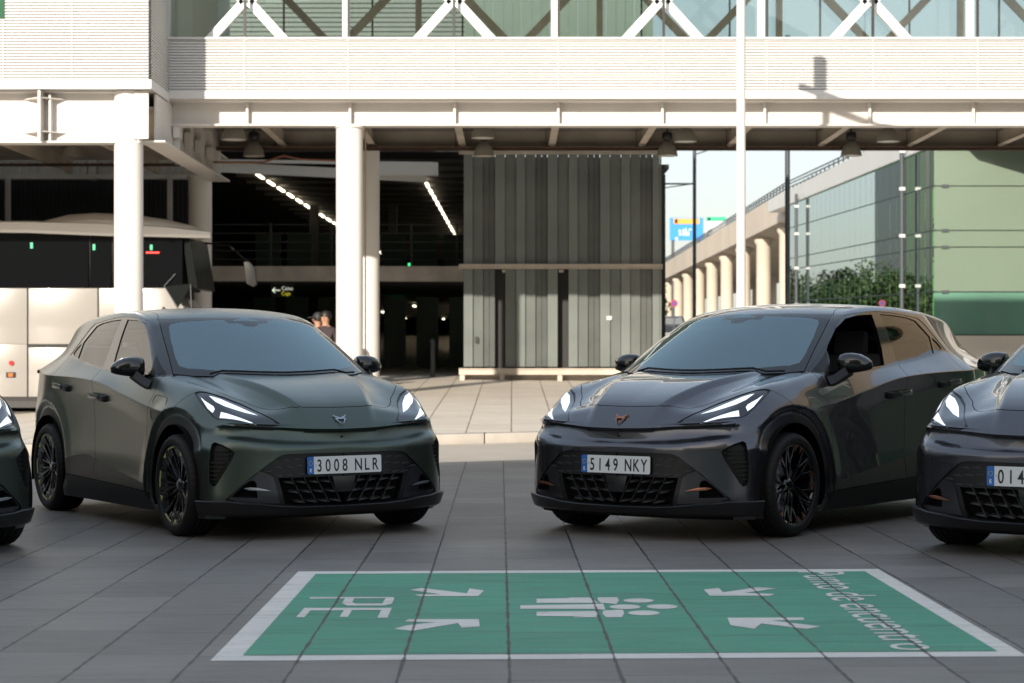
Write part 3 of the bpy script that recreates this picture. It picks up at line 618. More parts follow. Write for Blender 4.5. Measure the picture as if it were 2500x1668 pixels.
# ---------------------------------------------------------------- viaduct
via = empty('viaduct', (0, 0, 0), 0, 'cream concrete viaduct on round columns receding behind the white pole', 'viaduct')
vd = MB(); ztop = lambda y: 8.55+(y-72)*.0078 if y < 100 else 8.77+.0; 
ys = [58, 80, 98, 120, 145, 170, 200, 240, 300]; xv = lambda y: 13.3-.0*(y-100)+ (-(y-190)*.05 if y > 190 else 0)
V = []; F = []
for y in ys:
    x = xv(y); t_ = 9.15 if y >= 98 else 8.75; V += [(x, y, 7.75), (x, y, t_), (x+.3, y, t_), (x+.35, y, t_-.9), (x+10, y, t_-.9), (x+10, y, 7.4), (x+1.5, y, 7.3)]
for i in range(len(ys)-1):
    for k in range(7): k2 = (k+1) % 7; F.append((i*7+k, i*7+k2, (i+1)*7+k2, (i+1)*7+k))
vd.add(V, F); vd.build('deck', M_VIA, via)
for k in range(9):
    y = 99.5+9.3*k
    for dx in (0, 6.5):
        c = MB(); c.lathe([(.40, 0), (.40, 7.15), (.50, 7.3), (.50, 7.45)], 20, 'z', (xv(y)+.45+dx, y, 0)); c.build('pier', M_VIA, via, smooth=True)
rv = MB()
for i in range(len(ys)-1):
    a, b_ = ys[i], ys[i+1]; za = 9.15 if a >= 98 else 8.75; zb = 9.15 if b_ >= 98 else 8.75
    for dz in (.16, .32, .46): rv.bar((xv(a)+.15, a, za+dz), (xv(b_)+.15, b_, zb+dz), .05)
y = 58
while y < 200: rv.box(xv(y)+.12, xv(y)+.18, y, y+.05, (9.15 if y >= 98 else 8.75), (9.15 if y >= 98 else 8.75)+.48); y += 1.2
rv.build('parapet_railing', M_POLE, via)

# ---------------------------------------------------------------- poles, signs
def pole(x, y, r, z1, m, name, label, r2=None):
    c = MB(); c.lathe([(.0001, -.2), (r, -.2), (r2 or r, z1), (.0001, z1)], 20, 'z', (x, y, 0)); o = c.build(name, m, smooth=True); return tag(o, label, 'pole') if label else o
Y1 = 29.5; X1 = (1809-1250)/4861*Y1
lp_ = empty('white_lamp_post', (0, 0, 0), 0, 'tall white pole standing before the footbridge right of centre', 'pole')
pp = pole(X1, Y1, .070, 8.25, M_POLEW, 'pole_shaft', None, .066); pp.parent = lp_
ar = MB(); ar.bar((X1-.35, Y1, 7.75), (X1+1.0, Y1-2.3, 7.75), .10, .10); ar.bar((X1, Y1, 7.7), (X1, Y1, 8.25), .17, .17); ar.box(X1+.8, X1+1.25, Y1-2.9, Y1-2.2, 7.67, 7.78); ar.build('lamp_arm', M_POLEW, lp_)
y = 62.0; pl_ = empty('catenary_pole', (0,0,0), 0, 'thin dark pole with side arms standing left of the white pole', 'pole')
x = (1695.5-1250)/4861*y; o = pole(x, y, .055, 9.5, M_POLE, 'pole_shaft', None); o.parent = pl_
ar = MB(); z_ = (866.5-449)/4861*y+1.154; ar.bar((x, y, z_), (x-1.15, y, z_), .05); ar.bar((x-.05, y, z_), (x-1.3, y, z_-.18), .03); z_ = (866.5-378)/4861*y+1.154; ar.bar((x, y, z_), (x+.9, y, z_+.3), .04); ar.build('side_arms', M_POLE, pl_)
y = 52.0; pole((1922.5-1250)/4861*y, y, .066, 9.5, M_POLE, 'grey_pole', 'thick dark grey pole between the sky and the glass wall')
ns = empty('no_parking_sign', (0,0,0), 0, 'round blue sign with red ring on a pole beyond the pavilion', 'traffic sign')
y = 95.0; x = (1646-1250)/4861*y; z_ = (866.5-741)/4861*y+1.154
d_ = MB(); d_.lathe([(.0001, -.02), (.13, -.02)], 24, 'y', (x, y, z_)); d_.build('sign_face', mat('sign_blue', (.03, .05, .30), .5), ns); d_ = MB(); d_.lathe([(.12, -.025), (.17, -.025), (.17, .02)], 24, 'y', (x, y, z_)); d_.bar((x-.1, y-.03, z_+.1), (x+.1, y-.03, z_-.1), .03); d_.build('sign_ring', mat('sign_red', (.45, .02, .02), .5), ns); d_ = MB(); d_.tube([(x, y+.02, 1), (x, y+.02, z_)], .03, 8); d_.build('sign_post', M_POLE, ns)
def gantry(sx0, sy0, sx1, sy1, y, m1, m2, lab, parts):
    r_ = empty('road_sign', (0,0,0), 0, lab, 'road sign'); f_ = lambda sx, sy: ((sx-1250)/4861*y, (866.5-sy)/4861*y+1.154)
    (x0, z1), (x1, z0) = f_(sx0, sy0), f_(sx1, sy1); b = MB(); b.box(x0, x1, y, y+.15, z0, z1); b.build('sign_board', m1, r_)
    b = MB(); b.box(x0+.15, x0+.4, y+.15, y+.4, 2, z1); b.box(x1-.4, x1-.15, y+.15, y+.4, 2, z1); b.build('sign_legs', M_POLE, r_)
    for nm, m_, rects in parts:
        b = MB()
        for a in rects: (xa, za), (xb, zb) = f_(a[0], a[1]), f_(a[2], a[3]); b.box(xa, xb, y-.05, y-.01, zb, za)
        b.build(nm, m_, r_)
M_SB = mat('motorway_blue', (.03, .26, .68), .4); M_SO = mat('sign_orange', (.85, .36, .06), .4); M_SWH = mat('sign_paper_white', (.75, .78, .80), .4); M_SG2 = mat('sign_teal', (.03, .38, .22), .4)
gantry(1635.5, 532, 1717, 587, 170, M_SB, None, 'blue road sign with orange strip and white lane symbols, far beyond the pavilion', [('orange_strip', M_SO, [(1645, 534, 1707, 547)]),
    ('lane_symbols', M_SWH, [(1657, 562, 1662, 567), (1658, 569, 1663, 575), (1667, 560, 1670, 576), (1673, 558, 1676, 576), (1679, 565, 1682, 576), (1682, 559, 1688, 562), (1649, 580, 1655, 586)]), ('crossed_symbol', M_SWH, [(1647.5, 535.5, 1654, 545.5)])])
gantry(1722, 529, 1772, 572, 170, M_SWH, None, 'white road sign with green strip, partly behind the white pole', [('green_strip', M_SG2, [(1723, 529.5, 1772, 540)]), ('white_tag', M_SWH, [(1728, 532, 1734, 538)]), ('dark_text', M_POLE, [(1727, 556, 1729, 568), (1732, 558, 1734, 568), (1737, 552, 1739, 568)])])

# ---------------------------------------------------------------- far car on the road
fcx = empty('distant_car', (0,0,0), 0, 'small dark car seen from behind with red lights lit, far beyond the pavilion', 'car')
y = 100.0; x = (1640-1250)/4861*y; z0 = 1.72
b = MB(); P_ = [(-.88,0,.25),(.88,0,.25),(.90,0,.75),(.72,0,.95),(.58,0,1.38),(-.58,0,1.38),(-.72,0,.95),(-.90,0,.75)]
b.quadprism([(x+p[0], y, z0+p[2]) for p in P_], (0, 3.6, 0)); b.build('body', mat('far_car_paint', (.02, .025, .035), .2, coat=1), fcx, bevel=.08)
b = MB(); b.quadprism([(x-.60, y-.01, z0+.97), (x+.60, y-.01, z0+.97), (x+.48, y-.01, z0+1.28), (x-.48, y-.01, z0+1.28)], (0, .02, 0)); b.build('rear_window', mat('far_glass', (.12, .14, .16), .05, coat=1), fcx)
M_RED = mat('brake_light', (.8, .02, .02), .3, emit=(1, .04, .04), es=3)
for s in (-1, 1): b = MB(); b.box(x+s*.72-.11, x+s*.72+.11, y-.03, y, z0+.72, z0+.84); b.build('tail_light', M_RED, fcx)
for s in (-1, 1): b = MB(); b.lathe([(.0001,-.02),(.32,-.02),(.32,.2)], 20, 'y', (x+s*0+s*.75, y+.3, z0+.30)); b.build('wheel', M_DARK, fcx)

# ---------------------------------------------------------------- trees mirrored in the glass wall
M_LEAF = mat('leaf_green', (.040, .070, .020), .6, var=.35, vscale=.6); M_LEAF2 = mat('leaf_dark', (.022, .042, .014), .6, var=.35, vscale=.6); M_BARK = mat('bark', (.12, .09, .06), .9)
rnd = random.Random(7)
def make_tree(seed, h, w):
    rr = random.Random(seed); t = empty('broadleaf_tree'); tb = MB(); tb.tube([(0,0,0),(.1,0,h*.25),(.0,.1,h*.55),(.1,0,h*.85)], [.28,.22,.14,.04], 8)
    for k in range(9):
        a = rr.uniform(0, 6.28); z = h*rr.uniform(.25, .6); tb.tube([(0,0,z), (w*.35*math.cos(a), w*.35*math.sin(a), z+h*.22)], [.09, .02], 5)
    tb.build('trunk', M_BARK, t, smooth=True)
    V = []; F = []; cl = [(rr.uniform(-.42,.42)*w, rr.uniform(-.42,.42)*w, h*rr.uniform(.32,.92), rr.uniform(.16,.30)*w) for _ in range(34)]
    for cx, cy, cz, r in cl:
        k_ = max(.35, 1-abs(cz/h-.6)*1.3); cx *= k_; cy *= k_
        for _ in range(70):
            d = Vector((rr.gauss(0,1), rr.gauss(0,1), rr.gauss(0,1))).normalized()*r*rr.uniform(.6,1.05); p = Vector((cx,cy,cz))+d; s = rr.uniform(.12,.26)
            u = Vector((rr.gauss(0,1), rr.gauss(0,1), rr.gauss(0,1))).normalized(); v = u.orthogonal().normalized(); b0 = len(V); V += [p-u*s, p+v*s*.7, p+u*s, p-v*s*.7]; F.append((b0,b0+1,b0+2,b0+3))
    mesh_obj('crown', V, F, M_LEAF if seed % 2 else M_LEAF2, t); return t
tp = [make_tree(1, 7.5, 6.5), make_tree(2, 8.2, 5.5), make_tree(3, 6.6, 7)]; ut = set()
for k in range(13):
    i = k % 3; c = tp[i] if i not in ut else copy_tree(tp[i]); ut.add(i)
    c.location = (-14+1.95*k+rnd.uniform(-.5,.5), 158+rnd.uniform(-7, 7), 2.3); c.rotation_euler = (0, 0, rnd.uniform(0, 6)); s = rnd.uniform(.62, .78); c.scale = (s*1.2, s*1.2, s)
    tag(c, 'tree of the far green row hidden behind the pavilion and mirrored in the glass wall', 'tree', 'trees mirrored in the glass wall')

# ---------------------------------------------------------------- buildings round the plaza, behind and beside the camera
bh = empty('shade_building', (0,0,0), 0, 'unseen tan building behind the camera, added and shaped to shade the cars', 'building')  # unseen caster: roofline and width set for the shade on the plaza
M_TAN = mat('tan_cladding', (.50, .38, .25), .6, var=.06, vscale=.3); M_DGL = mat('dark_green_glazing', (.03, .10, .06), .10, coat=1)
H = 21.0; off = H/math.tan(SUN_EL); sx_, sy_ = off*math.sin(SUN_AZ), off*math.cos(SUN_AZ)
def P_on(x): return (x-sx_, 21.72+.47*x-sy_)
a = P_on(-24); c = P_on(26)
b = MB(); b.quadprism([(a[0], a[1], 0), (c[0], c[1], 0), (c[0]+14, c[1]-30, 0), (a[0]+14, a[1]-30, 0)], (0, 0, H)); b.build('body', M_TAN, bh)
g_ = MB(); n_ = 24
for k in range(n_):
    t0, t1 = k/n_, (k+1)/n_; q = lambda t, z, o=.25: (a[0]+(c[0]-a[0])*t-o*.43, a[1]+(c[1]-a[1])*t+o*.9, z)
    for z0, z1 in ((.3, 4.0), (4.2, 7.6)): g_.quadprism([q(t0+.002, z0), q(t1-.002, z0), q(t1-.002, z1), q(t0+.002, z1)], (.05, -.1, 0))
g_.build('glazing', M_DGL, bh)
rt_ = empty('terminal_wing', (0,0,0), 0, 'tan and green glass terminal wing on the right of the plaza, outside the view', 'building')
b = MB(); b.box(21, 45, 8, 52, 9.6, 12.3); b.box(20.6, 21, 8, 52, 9.3, 9.7); b.build('tan_band', M_TAN, rt_); b = MB()
for k in range(16):
    for z0 in (.2, 4.9): b.box(20.9, 21.2, 8.1+2.74*k, 10.75+2.74*k, z0, z0+4.4)
b.build('glazing', M_DGL, rt_); b = MB(); b.box(21.2, 45, 8, 52, 0, 9.6); b.build('lower_body', M_DARK, rt_)
for k in range(5): b = MB(); b.lathe([(.35, 0), (.35, 8.2)], 20, 'z', (20.0, 11+9*k, 0)); b.build('pier', M_VIA, rt_, smooth=True)
ws = MB()
for k in range(8): ws.bar((20.8, 10+5*k, 5.0), (20.8, 13.5+5*k, 9.2), .16); ws.bar((20.8, 14.5+5*k, 5.0), (20.8, 12.8+5*k, 9.2), .12)
ws.build('diagonal_bracing', M_LOUV, rt_)
tw = empty('unseen_office_block', (0,0,0), 0, 'dark green office block added far behind the pavilion to darken the glass wall reflection', 'building')  # unseen block, put here to darken the near part of the glass reflection
b = MB(); b.box(-30, -7.4, 168, 180, 0, 24); b.build('body', mat('office_dark', (.02, .035, .03), .3), tw); b = MB()
for k in range(11): b.box(-30.6+2.12*k, -29.0+2.12*k, 167.9, 168, 4, 22)
b.build('window', mat('office_glass', (.03, .07, .05), .1, coat=1), tw)
lf = empty('left_terminal', (0,0,0), 0, 'white louvred terminal front on the left of the plaza, outside the view', 'building')
b = MB(); b.box(-46, -30, -2, 50, 4.5, 10); z = 4.6
while z < 10: b.box(-30, -29.94, -2, 50, z, z+.10); z += .2
b.build('louvre_front', M_LOUV, lf); b = MB(); b.box(-31, -30, -2, 50, .2, 4.5); b.build('glazing', M_DGL, lf)

# ---------------------------------------------------------------- two people
M_SKIN = mat('skin', (.42, .23, .15), .55); M_HAIR = mat('dark_hair', (.012, .009, .007), .5); M_SHIRT = mat('dark_shirt', (.035, .022, .025), .8); M_JEAN = mat('dark_trousers', (.02, .022, .03), .8); M_CAP = mat('dark_cap', (.02, .021, .026), .6)
def person(x, y, zfoot, hgt, rz, label, cap):
    p = empty('person', (x, y, zfoot), rz, label, 'person'); k = hgt/1.75
    J = {'pel':(0,0,.95,.13),'wai':(0,0,1.10,.125),'che':(0,.0,1.32,.15),'nec':(0,0,1.47,.058),'hb':(0,.01,1.55,.075),'hc':(0,.02,1.64,.098),'ht':(0,.01,1.71,.075)}
    v = [J[n] for n in ('pel','wai','che','nec','hb','hc','ht')]; e = [(0,1),(1,2),(2,3),(3,4),(4,5),(5,6)]; B0 = {'che': 2, 'pel': 0}
    for s in (-1, 1):
        b0 = len(v); v += [(s*.17,0,1.39,.062),(s*.23,-.02,1.12,.045),(s*.22,.10,.92,.034),(s*.21,.16,.84,.030)]; e += [(2,b0),(b0,b0+1),(b0+1,b0+2),(b0+2,b0+3)]
        for q in range(5): b1 = len(v); v += [(s*(.195+.012*q-.02), .19-abs(q-2)*.008, .79-.004*q, .009), (s*(.195+.012*q-.02), .205, .755+abs(q-2)*.008, .008)]; e += [(b0+3,b1),(b1,b1+1)]
        b0 = len(v); v += [(s*.09,0,.88,.095),(s*.10,.01,.50,.062),(s*.10,-.02,.09,.042),(s*.10,.10,.04,.038)]; e += [(0,b0),(b0,b0+1),(b0+1,b0+2),(b0+2,b0+3)]
    me = bpy.data.meshes.new('body'); me.from_pydata([q[:3] for q in v], e, []); o = bpy.data.objects.new('body', me); C.objects.link(o); o.parent = p; o.scale = (k, k, k)
    md = o.modifiers.new('skin', 'SKIN'); ss = o.modifiers.new('sub', 'SUBSURF'); ss.levels = ss.render_levels = 2
    for i, q in enumerate(v): me.skin_vertices[0].data[i].radius = (q[3], q[3])
    me.skin_vertices[0].data[0].use_root = True; me.materials.append(M_SKIN)
    dg = bpy.context.evaluated_depsgraph_get(); dg.update(); me2 = bpy.data.meshes.new_from_object(o.evaluated_get(dg)); o.modifiers.clear(); o.data = me2
    me2.materials.clear(); [me2.materials.append(q) for q in (M_SKIN, M_SHIRT, M_JEAN)]
    for f in me2.polygons:
        c_ = f.center; f.use_smooth = True; f.material_index = 2 if c_.z < .98 and abs(c_.x) < .17 else (1 if .98 <= c_.z < 1.455 and not (abs(c_.x) > .20 and c_.z < 1.15) else 0)
    hr = MB(); prof = [(.098, 1.60), (.112, 1.66), (.105, 1.71), (.07, 1.755), (.0001, 1.77)]; hr.lathe([(r, z) for r, z in prof], 20, 'z', (0, -.012, 0)); ho = hr.build('hair', M_HAIR, p, smooth=True); ho.scale = (k, k, k)
    fc_ = MB(); fc_.lathe([(.0001, .115), (.014, .105), (.018, .09)], 8, 'y', (0, .02, 1.625)); fc_.bar((-.03, .108, 1.585), (.03, .108, 1.585), .01); fc_.build('face', M_SKIN, p).scale = (k, k, k)
    ey = MB(); [ey.lathe([(.0001, .108), (.010, .104)], 8, 'y', (s*.035, .01, 1.65)) for s in (-1, 1)]; ey.build('eyes', M_HAIR, p).scale = (k, k, k)
    if cap: cp_ = MB(); cp_.lathe([(.117, 1.665), (.113, 1.71), (.08, 1.765), (.0001, 1.785)], 20, 'z'); cp_.quadprism([(-.07, .09, 1.675), (.07, .09, 1.675), (.05, .22, 1.66), (-.05, .22, 1.66)], (0, 0, .012)); cp_.build('cap', M_CAP, p, smooth=True).scale = (k, k, k)
    return p
y = 38.0; zh = lambda sy, y: (866.5-sy)/4861*y+1.154
person((777-1250)/4861*38.6, 38.6, zh(762, 38.6)-1.70, 1.67, R(80), 'person in a dark cap facing left beside the central column', True)
person((795-1250)/4861*37.6, 37.6, zh(758, 37.6)-1.72, 1.70, R(165), 'dark haired person in a dark top seen from behind at the central column', False)
# ---------------------------------------------------------------- car body surface
def vherm(K, V, q):
    """same, with knots that differ per point: K, V are lists of arrays"""
    n = len(K); h = [K[i+1]-K[i] for i in range(n-1)]; d = [(V[i+1]-V[i])/h[i] for i in range(n-1)]
    m = [d[0]]
    for i in range(1, n-1):
        a, b = d[i-1], d[i]; w1 = 2*h[i]+h[i-1]; w2 = h[i]+2*h[i-1]
        ok = a*b > 1e-12
        aa = np.where(ok, a, 1); bb = np.where(ok, b, 1)
        m.append(np.where(ok, (w1+w2)/(w1/aa+w2/bb), 0))
    m.append(d[-1])
    out = V[0]+(q-K[0])*m[0]
    for i in range(n-1):
        s = np.clip((q-K[i])/h[i], 0, 1)
        y = (2*s**3-3*s**2+1)*V[i]+(s**3-2*s**2+s)*h[i]*m[i]+(-2*s**3+3*s**2)*V[i+1]+(s**3-s**2)*h[i]*m[i+1]
        out = np.where(q >= K[i], y, out)
    return np.where(q > K[-1], V[-1]+(q-K[-1])*m[-1], out)

def smax(a, b, k):
    h = np.clip(.5+.5*(a-b)/k, 0, 1); return b+(a-b)*h+k*h*(1-h)

# centre-line profiles (x forward of the front axle, z up)
HOOD = tab([.80,.715,.68,.64,.56,.48,.40,.30,.20,.05,-.10,-.25,-.5,-3.5], [.585,.682,.722,.764,.836,.878,.91,.943,.970,1.000,1.020,1.036,1.05,1.06])
ROOF = tab([1.3,.9,.3,-.12,-.3,-.5,-.7,-.87,-1.0,-1.15,-1.35,-1.6,-1.9,-2.2,-2.5,-2.8,-2.94,-2.99,-3.08,-3.2,-3.3,-3.5],
           [.10,.36,.755,1.020,1.128,1.240,1.343,1.421,1.459,1.484,1.502,1.508,1.505,1.493,1.471,1.436,1.408,1.375,1.26,1.13,1.06,.8])
ZCF = tab([0,.2,.406,.56,.714,.80,.9], [.680,.684,.697,.707,.716,.722,.73])            # nose crease height over y
ZCS = tab([.6,.45,.3,.15,-.1,-.46,-1.0,-1.53,-2.0,-2.58,-3.0,-3.4], [.716,.722,.740,.762,.792,.822,.905,.984,1.008,1.02,1.04,1.075])  # side crease height over x
ZB = tab([.6,.4,.2,0,-.3,-.7,-1.1,-1.5,-2.0,-2.47,-3.0,-3.4], [.80,.87,.925,.965,1.015,1.022,1.040,1.067,1.115,1.172,1.20,1.22])
Y0 = tab([.8,.5,.3,0,-.5,-1.3,-2.0,-2.6,-3.0,-3.2,-3.4], [.86,.86,.865,.86,.845,.845,.85,.86,.82,.76,.66])
Y1 = tab([.8,.3,0,-.5,-1.3,-2.0,-2.6,-3.0,-3.2,-3.4], [.90,.90,.888,.886,.886,.886,.884,.83,.775,.68])
Y2 = tab([.8,.3,0,-.5,-.9,-1.3,-1.8,-2.1,-2.6,-2.9,-3.15,-3.4], [.90,.895,.884,.872,.866,.864,.868,.877,.884,.855,.80,.69])
Y3 = tab([.8,.5,.42,.3,.2,.05,-.1,-.46,-1.0,-1.5,-2.0,-2.3,-2.6,-2.9,-3.15,-3.4], [.815,.82,.838,.858,.868,.876,.880,.870,.860,.856,.858,.864,.868,.828,.765,.66])
Y4 = tab([.8,.5,.42,.3,.2,0,-.2,-.46,-1.0,-1.5,-2.0,-2.6,-2.9,-3.15,-3.4], [.735,.752,.772,.812,.838,.866,.872,.873,.870,.866,.862,.858,.815,.75,.66])
Y5 = tab([.8,.5,.4,.2,0,-.3,-.7,-1.1,-1.5,-2.0,-2.47,-3.0,-3.2,-3.4], [.60,.665,.705,.770,.790,.800,.803,.798,.788,.765,.73,.60,.52,.4])
Y6 = tab([.8,0,-.5,-1.17,-1.65,-2.3,-2.9,-3.4], [.45,.55,.60,.618,.614,.582,.50,.36])

def S_side(x, z):
    zc, zb = ZCS(x), ZB(x)
    y0, y1, y2, y3, y4, y5, y6 = Y0(x), Y1(x), Y2(x), Y3(x), Y4(x), Y5(x), Y6(x)
    lo = vherm([.15+0*x, .285+0*x, .50+0*x, np.maximum(zc-.13, .60), zc], [y0, y1, y2, y3, y4], z)
    hi = vherm([zc, zb, 1.42+0*x, 1.55+0*x], [y4, y5, y6, y6-.07], z)
    s = np.where(z < zc, lo, hi)
    for wx in (0., -2.6):                                   # tucked-in band round each wheel arch
        r = np.hypot(x-wx, z-.33)
        s = s+.012*(1-sstep(.47, .62, r))*sstep(.25, .45, z)*sstep(1.0, .85, z) - .030*(1-sstep(.452, .502, r))*sstep(.18, .30, z)
    return s

F0 = tab([0,.26,.44,.55,.65,.70,.74,.78,.82,.86,.885,.905], [.706,.707,.689,.657,.617,.590,.562,.525,.465,.34,.16,-.25])
F1 = tab([0,.2,.406,.55,.65,.714,.76,.79,.83,.87,.90], [.716,.702,.655,.610,.575,.542,.480,.42,.30,.10,-.25])
def F_front(y, z):
    zc = ZCF(y); zb = .572+.05*sstep(.35, .78, y)           # nose crease, bumper ridge
    rec = 1-sstep(.72, .785, y)
    k = [.10+0*y, .155+0*y, .21+0*y, .30+0*y, .50+0*y, zb, (zb+zc)*.5-.004, zc-.012, zc-.001, zc+.02]
    r5 = .006; v = [-.11+0*y, -.06+0*y, -.012+0*y, .004+0*y, .004+0*y, r5+0*y, -.030*rec, -.034*rec, -.016*rec, .03+0*y]
    off = vherm(k, v, z)
    w = sstep(.56, .70, z)
    return F0(y)*(1-w)+F1(y)*w+off

RIDGE = tab([.75,.525,.314,-.046,-.3], [.205,.268,.337,.43,.47])
G_ = {}
def T_top(x, y):
    r = RIDGE(x)
    xs = [.7, .6, .45, .15, -.15, -.5]
    tb = lambda v: tab(xs, v)(x)
    g1 = tb([.002, .003, .004, .004, .003, .0])
    g2 = tb([-.006, -.018, -.036, -.036, -.024, -.01])
    g3 = tb([-.022, -.042, -.066, -.056, -.034, -.012])
    g4 = tb([-.045, -.066, -.074, -.044, -.026, -.012])
    g5 = tb([-.09, -.106, -.088, -.040, -.034, -.010])
    g6 = tb([-.15, -.166, -.130, -.064, -.052, -.02])
    g7 = tb([-.25, -.28, -.24, -.13, -.11, -.10])
    g = vherm([0*x, r-.022, r+.040, r+.05+.35*(.70-r-.05), r+.05+.68*(.70-r-.05), .70+0*x, .785+0*x, .88+0*x], [0*x, g1, g2, g3, g4, g5, g6, g7], y)
    hood = HOOD(x)+g
    sh = np.where(x > -1.6, .52*y*y, .52*y*y*sstep(-2.2, -1.6, x)+0)
    roof = ROOF(x+sh)-.030*(y/.6)**2*sstep(.1, -1.2, x)-.03*sstep(.3,.7,y)*0
    return np.maximum(hood, roof)

XR = tab([0,.3,.5,.65,.72,.8,.88], [-3.335,-3.325,-3.30,-3.275,-3.24,-3.10,-2.8])
def R_rear(y, z):
    return XR(y)+.05*sstep(.70, .90, z)*sstep(1.055, 1.0, z)

def solid(P):
    x, y, z = P[:, 0], np.abs(P[:, 1]), P[:, 2]
    S = S_side(x, z); F = F_front(y, z); T = T_top(x, y)
    k = np.where(z > ZCF(y)+.0, .055, .012)
    ks = .02+.045*sstep(.80, .95, z)
    a = smax(x-F, y-S, .035)
    a = np.maximum(a, R_rear(y, z)-x)
    kt = np.where(x > .62, .004, .004+.056*sstep(.60, .35, x))
    # the nose crease stays sharp, shoulders and roof rails are round
    b = smax(y-S, z-T, np.where(x > -.5, .06, .03))
    c = np.maximum(x-F, R_rear(y, z)-x)
    d = smax(x-F, z-T, .006)
    e = smax(x-F, y-S, .022)
    return np.maximum(np.maximum(np.maximum(b, d), e), R_rear(y, z)-x)

def hit(O, D, tmax=1.5):
    lo = np.zeros(len(O)); hi = np.full(len(O), tmax)
    for _ in range(26):
        m = (lo+hi)/2; ins = solid(O+D*m[:, None]) < 0
        lo = np.where(ins, m, lo); hi = np.where(ins, hi, m)
    return O+D*((lo+hi)/2)[:, None]

def snormal(P, e=.0025):
    n = np.stack([solid(P+np.eye(3)[i]*e)-solid(P-np.eye(3)[i]*e) for i in range(3)], 1)
    return n/np.maximum(np.linalg.norm(n, axis=1), 1e-9)[:, None]

def car_grid():
    """half body as vertices (N,3) and quads"""
    ox, oy = .15, .42; rx = -2.93
    path = []
    for y in np.linspace(0, oy, 34): path.append((ox, y, 0.))
    for a in np.linspace(0, np.pi/2, 64)[1:]: path.append((ox, oy, a))
    xs = np.linspace(ox, rx, 215)
    for x in xs[1:]: path.append((x, oy, np.pi/2))
    for a in np.linspace(np.pi/2, np.pi, 26)[1:]: path.append((rx, oy, a))
    for y in np.linspace(oy, 0, 14)[1:]: path.append((rx, y, np.pi))
    path = np.array(path); nu = len(path)
    # crease height along the path
    zc = np.empty(nu)
    for i, (px, py, a) in enumerate(path):
        if a < 1e-6: zc[i] = ZCF(py)
        elif px == ox and a < np.pi/2-1e-6:
            # follow nose crease, then side crease
            t = a/(np.pi/2); zf = ZCF(.42+.36*min(1, t*1.5)); zs = ZCS(.15+.35*(1-t)); w = sstep(.35, .75, t)
            zc[i] = zf*(1-w)+zs*w
        elif px > rx: zc[i] = ZCS(px)
        else: zc[i] = 1.045
    low = np.concatenate([np.linspace(0, 1, 44)[:-1]**1.0*.985, [.985, .9985, 1.0]])
    el = np.concatenate([[.012, .04], np.linspace(0, 1, 62)[2:]])*np.pi/2
    V = []; nv = len(low)+len(el)
    for i, (px, py, a) in enumerate(path):
        dx, dy = np.cos(a), np.sin(a)
        z0 = .135
        for f in low: V.append((px, py, z0+(zc[i]-z0)*f, dx, dy, 0))
        for e in el: V.append((px, py, zc[i], dx*np.cos(e), dy*np.cos(e), np.sin(e)))
    V = np.array(V); P = hit(V[:, :3], V[:, 3:])
    quads = []
    for i in range(nu-1):
        for j in range(nv-1):
            a, b = i*nv+j, (i+1)*nv+j
            quads.append((a, b, b+1, a+1))
    # top chart
    ys = np.linspace(0, oy, 34); nx = len(xs)
    top = np.array([(x, y, .9 if x < -.3 else .7) for x in xs for y in ys]); D = np.tile([0, 0, 1.], (len(top), 1))
    top[:, 2] = np.where(top[:, 0] < -.3, .9, .7)
    TP = hit(top, D); base = len(P); ny = len(ys)
    for i in range(nx-1):
        for j in range(ny-1):
            a = base+i*ny+j; b = a+ny
            quads.append((a, b, b+1, a+1)[::-1])
    return np.vstack([P, TP]), quads
